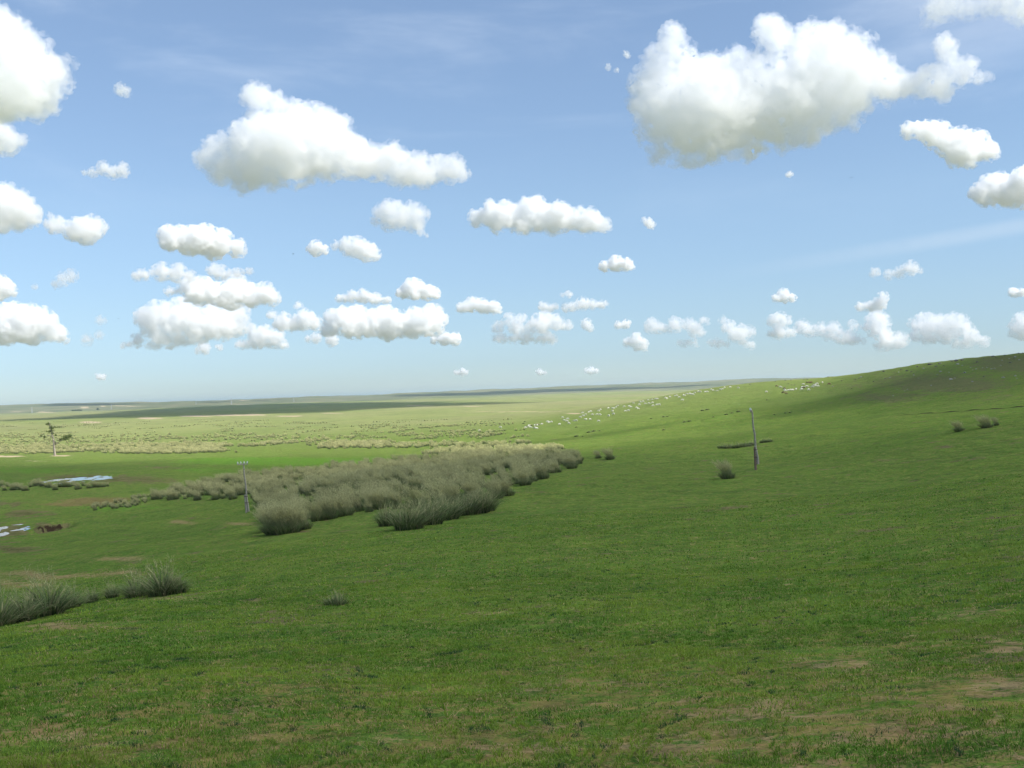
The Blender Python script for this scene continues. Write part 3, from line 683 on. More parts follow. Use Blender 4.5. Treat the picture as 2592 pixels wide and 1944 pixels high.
# ------------------------------------------------------------------ sheep
MWO = simple_mat('pale_fleece', (.74, .71, .62), (.62, .58, .50), 6, 1.0, .6); MBR = simple_mat('brown_fleece', (.15, .09, .055), (.22, .14, .09), 6, 1.0, .5)
MFC = simple_mat('dark_face', (.10, .08, .065), (.16, .12, .10), 8, .8)
def make_sheep(mat):
    """one continuous skinned body: trunk, neck lowered to graze, head, ears and four jointed legs"""
    V = [(0,0,.62),(-.25,0,.63),(-.45,0,.62),(.25,0,.62),(.42,0,.64),(.56,0,.60),(.68,0,.45),(.78,0,.30),(.88,0,.20),
         (.36,.13,.50),(.37,.14,.30),(.36,.14,.14),(.38,.14,.03),(.36,-.13,.50),(.33,-.14,.30),(.31,-.14,.14),(.33,-.14,.03),
         (-.40,.13,.52),(-.36,.15,.38),(-.46,.15,.20),(-.43,.15,.03),(-.40,-.13,.52),(-.40,-.15,.38),(-.52,-.15,.20),(-.50,-.15,.03),
         (.72,.10,.43),(.72,-.10,.43),(-.56,0,.55),(-.58,0,.42)]
    E = [(0,1),(1,2),(0,3),(3,4),(4,5),(5,6),(6,7),(7,8),(4,9),(9,10),(10,11),(11,12),(4,13),(13,14),(14,15),(15,16),(2,17),(17,18),(18,19),(19,20),(2,21),(21,22),(22,23),(23,24),(6,25),(6,26),(2,27),(27,28)]
    Rd = [.24,.25,.21,.23,.18,.12,.10,.075,.045,.09,.05,.03,.032,.09,.05,.03,.032,.11,.065,.03,.032,.11,.065,.03,.032,.03,.03,.05,.04]
    me = bpy.data.meshes.new('sheep'); me.from_pydata(V, E, []); o = bpy.data.objects.new('sheep', me); COL.objects.link(o)
    sk = o.modifiers.new('s', 'SKIN'); 
    for i, r in enumerate(Rd): me.skin_vertices[0].data[i].radius = (r, r)
    me.skin_vertices[0].data[0].use_root = True
    ss = o.modifiers.new('u', 'SUBSURF'); ss.levels = 2; ss.render_levels = 2
    m2 = bpy.data.meshes.new_from_object(o.evaluated_get(bpy.context.evaluated_depsgraph_get()))
    bpy.data.objects.remove(o); bpy.data.meshes.remove(me)
    m2.name = 'sheep'; m2.materials.clear(); m2.materials.append(mat); m2.materials.append(MFC)
    for p in m2.polygons:
        c = p.center; p.use_smooth = True
        if (c.x > .70 and c.z < .42) or (c.z < .20 and c.x < .6): p.material_index = 1 if mat is MWO and False else 0
    return m2
SH1 = make_sheep(MWO); SH2 = make_sheep(MBR)
S4 = [(212,419),(45,443),(412,422),(436,410),(450,420),(440,402),(485,403),(505,402),(486,424),(500,428),(543,392),(590,374),(600,380),(618,376),(685,394),(708,340),(720,362),(750,352),(740,370),(758,388),(800,367),(818,365),(848,338),(870,303),(872,328),(893,315),(887,356),(900,354),(928,356),(918,295),(932,291),(948,317),(985,315),(1005,318),(998,287),(1012,275),(995,369),(1075,265),(1107,268),(1118,266),(1136,256),(1148,245),(1107,290),(1115,312),(1077,327),(1202,253),(1240,250),(1255,257),(1212,288),(1236,286),(1274,223),(1300,262),(1312,270),(1328,215),(1352,212),(1320,237),(1368,230),(1393,200),(1398,228),(1427,222),(1425,197),(1450,192),(1464,190),(1432,247),(1463,238),(1482,238),(1530,183),(1543,188),(1565,175),(1605,167),(1620,165),(1665,200),(1642,178),(1675,157),(1700,152),(1685,165),(1725,150),(1738,155),(1750,156),(1765,142),(1795,132),(1810,134),(1850,134),(1865,135),(1898,116),(1912,122),(1945,126),(1970,118),(1987,113),(2003,100),(2050,97),(2113,103)]
S5 = [(773,347),(1028,320),(1045,335),(1085,328),(1118,322),(1143,324),(1190,312),(1275,285),(1303,283),(1340,272),(1270,315),(1365,320),(1295,243),(1448,258),(1466,268),(1485,243),(1497,268),(1560,215),(968,280),(1415,278)]
B5 = [(1012,360),(1050,370),(1400,218),(1375,213),(1340,217),(915,268),(1030,300),(1650,240),(1300,293)]
def sheep(px, py, me, label, group):
    p = hit(px, py); o = bpy.data.objects.new('sheep', me); COL.objects.link(o); o.location = p - Vector((0, 0, .02))
    o.rotation_euler = (0, 0, rnd.choice([0, math.pi]) + rnd.gauss(0, .6)); s = rnd.uniform(.88, 1.08); o.scale = (s, s * 1.05, s)
    tag(o, label, 'sheep', group)
for k, (a, b) in enumerate(S4):
    px, py = 1200 + a / 3.16, 950 + b / 3.16 + 1.2
    if k == 0: sheep(px, py, SH1, 'single white sheep grazing apart, left of the whole flock', None)
    elif k == 1: sheep(px, py, SH1, 'white sheep farthest left, half hidden by tussocks on the valley floor', None)
    elif k < 10: sheep(px, py, SH1, 'white sheep in the tight bunch at the low left end of the flock', 'sheep bunched at the low end')
    elif k < 37: sheep(px, py, SH1, 'white sheep in the lower left part of the long climbing flock', 'sheep in the lower flock')
    elif k < 66: sheep(px, py, SH1, 'white sheep in the middle of the long climbing flock', 'sheep in the middle flock')
    elif k < len(S4) - 2: sheep(px, py, SH1, 'white sheep strung out up the slope at the top of the flock', 'sheep strung out up the slope')
    elif k == len(S4) - 2: sheep(px, py, SH1, 'bright white sheep alone near the crest, ahead of the climbing flock', None)
    else: sheep(px, py, SH1, 'dim pale sheep highest of the climbing flock, just under the crest', None)
for k, (a, b) in enumerate(S5):
    sheep(1800 + a / 5.53, 930 + b / 5.53 + 1.2, SH1, 'lone white sheep below and left of the second flock' if k == 0 else 'white sheep in the second small flock just under the crest', None if k == 0 else 'white sheep of the second flock')
for a, b in B5: sheep(1800 + a / 5.53, 930 + b / 5.53 + 1.2, SH2, 'brown sheep in the second small flock just under the crest', 'brown sheep of the second flock')

# ------------------------------------------------------------------ rocks
MR1 = simple_mat('pale_rock', (.27, .26, .235), (.40, .385, .35), 3, .95, .8); MR2 = simple_mat('dark_rock', (.10, .095, .08), (.17, .15, .125), 3, .95, .8)
def rock_mesh(seed, mat):
    bm = bmesh.new(); bmesh.ops.create_icosphere(bm, subdivisions=3, radius=1); r = np.random.RandomState(seed)
    pl_ = [(Vector(r.normal(0, 1, 3)).normalized(), r.uniform(.55, .9)) for _ in range(9)]
    for v in bm.verts:
        for nrm, dd in pl_:
            e = v.co.dot(nrm) - dd
            if e > 0: v.co -= nrm * e * .9
        v.co *= 1 + .08 * math.sin(v.co.x * 7 + seed) * math.cos(v.co.y * 6)
    me = bpy.data.meshes.new('boulder'); bm.to_mesh(me); bm.free(); me.materials.append(mat); return me
RM1 = [rock_mesh(i, MR1) for i in range(5)]; RM2 = [rock_mesh(i + 9, MR2) for i in range(5)]
def rock(px, py, w, k, pale, label, group=None):
    p = hit(px, py); d = math.hypot(p.x, p.y); s = w * d / F * .5
    o = bpy.data.objects.new('boulder', (RM1 if pale else RM2)[k % 5]); COL.objects.link(o); o.location = p + Vector((0, 0, s * .12)); o.scale = (s, s * .8, s * rnd.uniform(.45, .65)); o.rotation_euler = (0, 0, rnd.uniform(0, 6))
    tag(o, label, 'boulder', group)
RP = [(1168,455,11,'largest pale boulder on the shaded right hillside'),(1225,438,5,'small pale stone touching the largest boulder on its right'),(1918,432,8,'white blocky stone below the crest near the right edge'),(1022,344,8,'pale boulder under the middle of the right crest'),(780,298,6,'pale stone just below the left part of the right crest'),
 (1268,240,10,'flat pale slab close under the right crest'),(1365,360,9,'grey-blue boulder right of the largest one'),(2092,407,7,'tan flat stone right of the white blocky stone')]
for k, (a, b, w, lb) in enumerate(RP): rock(2200 + a / 5.643, 880 + b / 5.643, w, k, True, lb)
for k, (a, b, w) in enumerate([(1450,285,4),(2090,137,7),(1745,305,6),(1790,300,5),(1880,256,6),(1530,306,5),(1480,318,4),(1680,285,4),(1620,290,4),(425,352,5),(300,427,6),(975,387,5),(1475,487,6),(885,542,5),(545,597,4),(345,690,5),(2145,177,6),(2000,160,5),(1330,255,4),(640,395,5),(1140,355,4),(1900,180,5),(700,440,3),(400,600,3),(510,620,3),(2110,440,4)]):
    rock(2200 + a / 5.643, 880 + b / 5.643, w, k, True, 'small pale stone scattered on the upper right hillside', 'small pale stones on the hillside')
for k, (a, b, w) in enumerate([(210,345,8),(455,318,7),(690,274,7),(860,244,14),(890,240,6),(1010,228,8),(1180,196,9),(1245,191,12),(1335,180,11),(1640,155,6),(1770,128,9),(1940,113,8),(2140,78,7),(2200,82,6)]):
    rock(2200 + a / 5.643, 880 + b / 5.643, w, k, False, 'dark rock breaking the skyline of the right crest', 'dark rocks along the right crest')
for k, (a, b, w) in enumerate([(2015,218,8),(230,447,6),(65,487,6),(955,272,9),(975,268,5),(1545,207,7),(1810,147,6),(1065,258,5),(540,335,9),(600,345,6),(1640,415,5),(2070,150,6),(640,375,5)]):
    rock(2200 + a / 5.643, 880 + b / 5.643, w, k, False, 'dark rock in the grass just under the right crest', 'dark rocks under the right crest')
rock(2179, 955, 7, 2, True, 'pale tan stone at the lit left end of the right crest'); rock(2108, 978, 5, 1, True, 'pale stone where sun meets shade under the crest')
rock(1899, 973.5, 4.5, 1, False, 'round dark boulder alone on the lit crest left of the cairn'); rock(1941, 1013, 4, 2, False, 'dark stone alone on the lit slope above the bare pole')
for k, (a, b) in enumerate([(1040,182),(1120,178),(1180,160),(1300,168),(1350,168),(900,198),(960,192),(1080,232),(1130,250),(1165,250),(1640,137),(1700,137),(2020,170),(2070,155),(1830,190)]):
    rock(1800 + a / 5.53, 930 + b / 5.53, 5, k, False, 'low dark stone on the sunlit crest near the cairn', 'low dark stones near the cairn')
# cairn of piled stones on the skyline
cp = hit(2058.5, 956); kc = math.hypot(cp.x, cp.y) / F
cairn = empty('stone_cairn', cp); tag(cairn, 'dark pillar-like stone cairn on the skyline of the lit crest', 'cairn')
rc = random.Random(8)
for lv in range(9):
    rad = (.55, .5, .42, .38, .36, .34, .3, .26, .2)[lv]; m = 6 if lv < 3 else 4 if lv < 7 else 2
    for j in range(m):
        a = 2 * math.pi * j / m + lv; o = bpy.data.objects.new('stone', RM2[(lv + j) % 5]); COL.objects.link(o); o.parent = cairn
        o.location = (math.cos(a) * rad * .55, math.sin(a) * rad * .55, .10 + lv * .155); o.scale = (.26, .22, .13); o.rotation_euler = (rc.uniform(-.2, .2), 0, rc.uniform(0, 6))
for j, (dx, s_) in enumerate([(.9, .22), (1.25, .3), (1.6, .2)]):
    o = bpy.data.objects.new('fallen_stone', RM2[j]); COL.objects.link(o); o.parent = cairn; o.location = (dx, 0, gz(cp.x + dx, cp.y) - cp.z + .06); o.scale = (s_, s_ * .8, s_ * .6)
# erosion scar crossing the upper right slope
MS = simple_mat('scar_soil', (.05, .04, .025), (.09, .07, .045), 1, 1.0)
pts = [hit(x, y) for x, y in [(2270,1052),(2310,1049),(2360,1046),(2400,1043.5),(2440,1041),(2480,1038),(2520,1035.5),(2560,1032),(2600,1029),(2660,1024)]]
Vs = []; rr_ = random.Random(2); fine = []
for a, b in zip(pts[:-1], pts[1:]):
    for k in range(8): fine.append(a.lerp(b, k / 8))
for i, p in enumerate(fine):
    w = max(.04, .18 * (1 + .9 * math.sin(i * .55) + rr_.uniform(-.3, .3))) * (min(i, 12) / 12)
    y1 = p.y + w; Vs += [(p.x, p.y - .12, gz(p.x, p.y - .12) + .012), (p.x, p.y + w * .3, gz(p.x, p.y + w * .3) + .10 * w + .02), (p.x, y1, gz(p.x, y1) + .30 * w + .015), (p.x, y1 + .3, gz(p.x, y1 + .3) - .02)]
Fs = [(4*i+j, 4*i+j+1, 4*i+j+5, 4*i+j+4) for i in range(len(fine) - 1) for j in range(3)]
tag(mesh_obj('erosion_scar', Vs, Fs, MS), kind='structure')

# ------------------------------------------------------------------ far pylons, far shrubs, birds
MPY = simple_mat('galvanised_steel', (.45, .46, .47), (.42, .43, .44), 1, .5, 0, .5)
def pylon(px, ybase, hpx, label):
    p = hit(px, ybase); d = math.hypot(p.x, p.y); h = hpx * d / F
    b = h * .085; parts = []
    for sx in (-1, 1):
        for sy in (-1, 1):
            parts.append(tube([(sx * b, sy * b, -1), (sx * b * .35, sy * b * .35, h * .7), (sx * b * .2, sy * b * .2, h)], [h * .014] * 3, 4))
    for i in range(6):
        z0, z1 = h * i / 6.5, h * (i + 1) / 6.5; f0 = b * (1 - .9 * i / 6.5 * .75); f1 = b * (1 - .9 * (i + 1) / 6.5 * .75)
        for s_ in (-1, 1):
            parts += [tube([(-f0, s_ * f0, z0), (f1, s_ * f1, z1)], [h * .007] * 2, 4), tube([(f0, s_ * f0, z0), (-f1, s_ * f1, z1)], [h * .007] * 2, 4)]
    t = empty('lattice_pylon', p); tag(t, label, 'pylon', 'white lattice pylons on the far plain')
    mesh_obj('tower', *join(parts), MPY, t)
    for z in (.72, .84, .95): mesh_obj('crossarm', *tube([(-h * .14, 0, h * z), (0, 0, h * (z + .02)), (h * .14, 0, h * z)], [h * .008, h * .016, h * .008], 4), MPY, t)
for a in [(81,1046,14,'faint white pylon farthest left on the far plain'),(282,1036.5,12,'white pylon in front of a bare sand patch, second from the left'),(496,1024.5,9,'faint pylon, third from the left on the far plain'),(586,1024,15,'brightest white pylon, its top breaking the far skyline'),(744,1018,11,'faint pylon farthest right above the dark shadow band')]: pylon(*a)
for k, (px, py, w, h_, lb) in enumerate([(193,1040,34,3.4,'long dark thicket on the left of the far plain'),(248,1038.6,5,5,'single dark round tree on the left of the far plain')]):
    p = hit(px, py); s = math.hypot(p.x, p.y) / F; t = empty('thicket' if k == 0 else 'far_tree', p); tag(t, lb, 'thicket' if k == 0 else 'tree')
    r__ = random.Random(k); L = []
    for j in range(14 if k == 0 else 5):
        xx = (r__.uniform(-.5, .5)) * w * s; hh = h_ * s * r__.uniform(.25, .5) * (1 - abs(xx) / (w * s)); L.append(((xx, r__.uniform(-6, 6), hh * 1.1 + (h_ * s * .3 if k else 0)), (w * s * (.1 if k == 0 else .4), 5, hh)))
    leaves('crown', L, 5, 1.6, ML, t, 3 + k, ((.03, .05, .02), (.06, .09, .03)))
    mesh_obj('trunk', *tube([(0, 0, -1), (0, 0, h_ * s * .5)], [.8, .4], 6), MBK, t)
MBD = simple_mat('dark_plumage', (.03, .03, .03), (.05, .045, .04), 4)
for k, (px, py, d) in enumerate([(742, 643, 190), (2155, 450, 170), (300, 807, 210)]):
    p = ray(px, py) * d + Vector((0, 0, EYE)); t = empty('bird', p, k * 1.1); tag(t, ['tiny dark bird below the small twin clouds left of centre', 'tiny dark bird under the big right cloud', 'tiny dark bird low in the left sky'][k], 'bird')
    mesh_obj('body', *tube([(-.16, 0, 0), (-.08, 0, .01), (0, 0, .01), (.08, 0, .02), (.14, 0, .02), (.17, 0, .015)], [.008, .025, .035, .03, .022, .006], 8), MBD, t, smooth=True)
    for s_ in (-1, 1):
        mesh_obj('wing', [(.06, s_ * .02, .02), (-.06, s_ * .02, .02), (.07, s_ * .16, .07), (-.04, s_ * .15, .07), (0, s_ * .34, .05), (.05, s_ * .02, .03), (-.05, s_ * .02, .028), (.06, s_ * .16, .08), (-.03, s_ * .15, .078)],
                 [(0, 1, 3, 2), (2, 3, 4), (5, 7, 8, 6), (7, 4, 8), (0, 2, 7, 5), (1, 6, 8, 3)], MBD, t)

# ------------------------------------------------------------------ clouds: closed bodies filled with scattering droplets
def wispy(name, dens, k, px, g=.2):
    m = bpy.data.materials.new(name); m.use_nodes = True; t = m.node_tree; t.nodes.clear(); q = NT(t)
    o = q.n('ShaderNodeOutputMaterial'); v = q.n('ShaderNodeVolumeScatter'); v.inputs['Color'].default_value = (.991, .986, 1, 1)
    co = q.n('ShaderNodeTexCoord').outputs['Object']
    f = q.ramp(q.noise(co, 1 / (k * px), 6, .68, .25), .455, .585)
    q.l(q.math('MULTIPLY', f, dens), v.inputs['Density']); v.inputs['Anisotropy'].default_value = g; q.l(v.outputs[0], o.inputs['Volume']); return m
def droplets(name, dens, g=.2):
    m = bpy.data.materials.new(name); m.use_nodes = True; t = m.node_tree; t.nodes.clear(); q = NT(t)
    o = q.n('ShaderNodeOutputMaterial'); v = q.n('ShaderNodeVolumeScatter'); v.inputs['Color'].default_value = (.991, .986, 1, 1)
    v.inputs['Density'].default_value = dens; v.inputs['Anisotropy'].default_value = g; q.l(v.outputs[0], o.inputs['Volume']); return m
bm = bmesh.new(); bmesh.ops.create_icosphere(bm, subdivisions=2, radius=1)
IV = np.array([v.co[:] for v in bm.verts]); IF = np.array([[v.index for v in f.verts] for f in bm.faces]); bm.free()
def puff_mesh(name, sph, c0, vox, k, disp, seed):
    V = np.concatenate([IV * s_[1] + np.array(s_[0]) for s_ in sph]); Fc = np.concatenate([IF + i * len(IV) for i in range(len(sph))])
    o = mesh_obj(name, V, Fc, loc=c0)
    m = o.modifiers.new('r', 'REMESH'); m.mode = 'VOXEL'; m.voxel_size = vox * k
    off = bpy.data.objects.new('off', None); off.location = (seed * 911.7 * k, seed * 377.1 * k, 0)
    for (sz, st) in disp:
        t = bpy.data.textures.new('c', 'CLOUDS'); t.noise_scale = sz * k; t.noise_depth = 3; t.noise_basis = 'ORIGINAL_PERLIN'
        d = o.modifiers.new('d', 'DISPLACE'); d.texture = t; d.strength = st * k; d.mid_level = .5; d.texture_coords = 'LOCAL'
    m2 = bpy.data.meshes.new_from_object(o.evaluated_get(bpy.context.evaluated_depsgraph_get())); old = o.data
    o.modifiers.clear(); o.data = m2; bpy.data.meshes.remove(old); m2.name = name
    return o
HB = 1200.0
NC = [0]
def cloud(circ, tau, label, seed, group=None, kids=12, wisp=1.0, D=None):
    rr = random.Random(seed)
    xs = [c[0] for c in circ]; ys = [c[1] + c[2] * .8 for c in circ]
    yb = max(ys); xb = sum(xs) / len(xs); hy = 1036 - .035 * xb
    if D is None: D = min(HB / math.tan(max((hy - yb) / F, .012)), 42000)
    k = D / F; mid = ray(xb, sum(c[1] for c in circ) / len(circ)); c0 = mid * D + Vector((0, 0, EYE))
    rmax = max(c[2] for c in circ); T = max(max(ys) - min(c[1] - c[2] for c in circ), 10) * k; tau *= .90 if rmax > 30 else (2.6 if D < 16000 else 3.1)
    core = []; halo = []
    ext = list(circ)
    for i in range(len(circ)):
        for j in range(i):
            a, b = circ[i], circ[j]; dd = math.hypot(a[0] - b[0], a[1] - b[1])
            if min(a[2], b[2]) * .9 < dd < 1.75 * (a[2] + b[2]): ext.append(((a[0] + b[0]) / 2, (a[1] + b[1]) / 2, min(a[2], b[2]) * (.92 if dd < a[2] + b[2] else .7)))
    if len(circ) > 28: ext = list(circ)
    if D > 13000 and len(circ) >= 4:
        x_ = min(c[0] - c[2] * .7 for c in circ)
        while x_ < max(c[0] + c[2] * .7 for c in circ):
            near = [c for c in circ if abs(c[0] - x_) < c[2] * 1.3 + 12]
            if near:
                nb = max(near, key=lambda c: c[1] + c[2]); r_ = rr.uniform(5, 9); ext.append((x_, nb[1] + nb[2] * .75 - r_ * .6 + rr.uniform(-3, 1), r_))
            x_ += rr.uniform(6, 11)
    if rmax < 30: ext = [(a, b, r * (1.10 if D < 16000 else 1.22)) for a, b, r in ext]
    circ = ext
    if rmax < 30: tau = tau * .8; kids = 4
    for (x, y, r) in circ:
        p = ray(x, y) * (D + rr.gauss(0, .45) * r * k * 1.2) + Vector((0, 0, EYE)) - c0
        core.append((p[:], r * k * (.74 if rmax > 30 else .80))); halo.append((p[:], r * k * (1.18 if rmax > 30 else 1.36)))
        for j in range(kids):
            v = Vector((rr.gauss(0, 1), rr.gauss(0, 1), rr.gauss(0, 1) + .6)).normalized(); q_ = r * rr.uniform(.22, .48)
            pc = p + v * (r - q_ * .7) * k
            core.append((pc[:], q_ * k * .85)); halo.append((pc[:], q_ * k * 1.32))
            if r > 24 and j % 2 == 0:
                v2 = (v + Vector((rr.gauss(0, .6), rr.gauss(0, .6), rr.gauss(0, .6)))).normalized(); q2 = q_ * rr.uniform(.35, .6)
                core.append(((pc + v2 * q_ * k * .9)[:], q2 * k))
        for j in range(int(3 * wisp)):   # ragged scraps that hang round and under the body
            v = Vector((rr.gauss(0, 1), rr.gauss(0, 1), rr.gauss(0, .8) - .35)).normalized()
            halo.append(((p + v * r * rr.uniform(.8, 1.12) * k)[:], r * k * rr.uniform(.12, .28)))
    vox = 1.6 if rmax < 20 else 2.2 if rmax < 45 else 2.8
    big = rmax / 50
    dsp = [(26 * max(big, .35), 18 * max(big, .3)), (11 * max(big, .45), 12 * max(big, .4)), (5 * max(big, .7), 6.5 * max(big, .6))]
    o = puff_mesh('cloud', core, c0, vox, k, dsp, seed); o.data.materials.append(droplets('cloud_droplets', tau / T * (1.25 if rmax > 30 else .75)))
    tag(o, label, 'cloud', group)
    h = puff_mesh('cloud_fringe', halo, (0, 0, 0), vox, k, [(s * 1.1, a * 1.5) for s, a in dsp], seed + 50); h.parent = o
    h.data.materials.append(wispy('cloud_fringe_droplets', tau / T * (1.6 if rmax > 30 else 1.4), k, (rmax * .45 + 6)))
    NC[0] += len(o.data.polygons) + len(h.data.polygons)
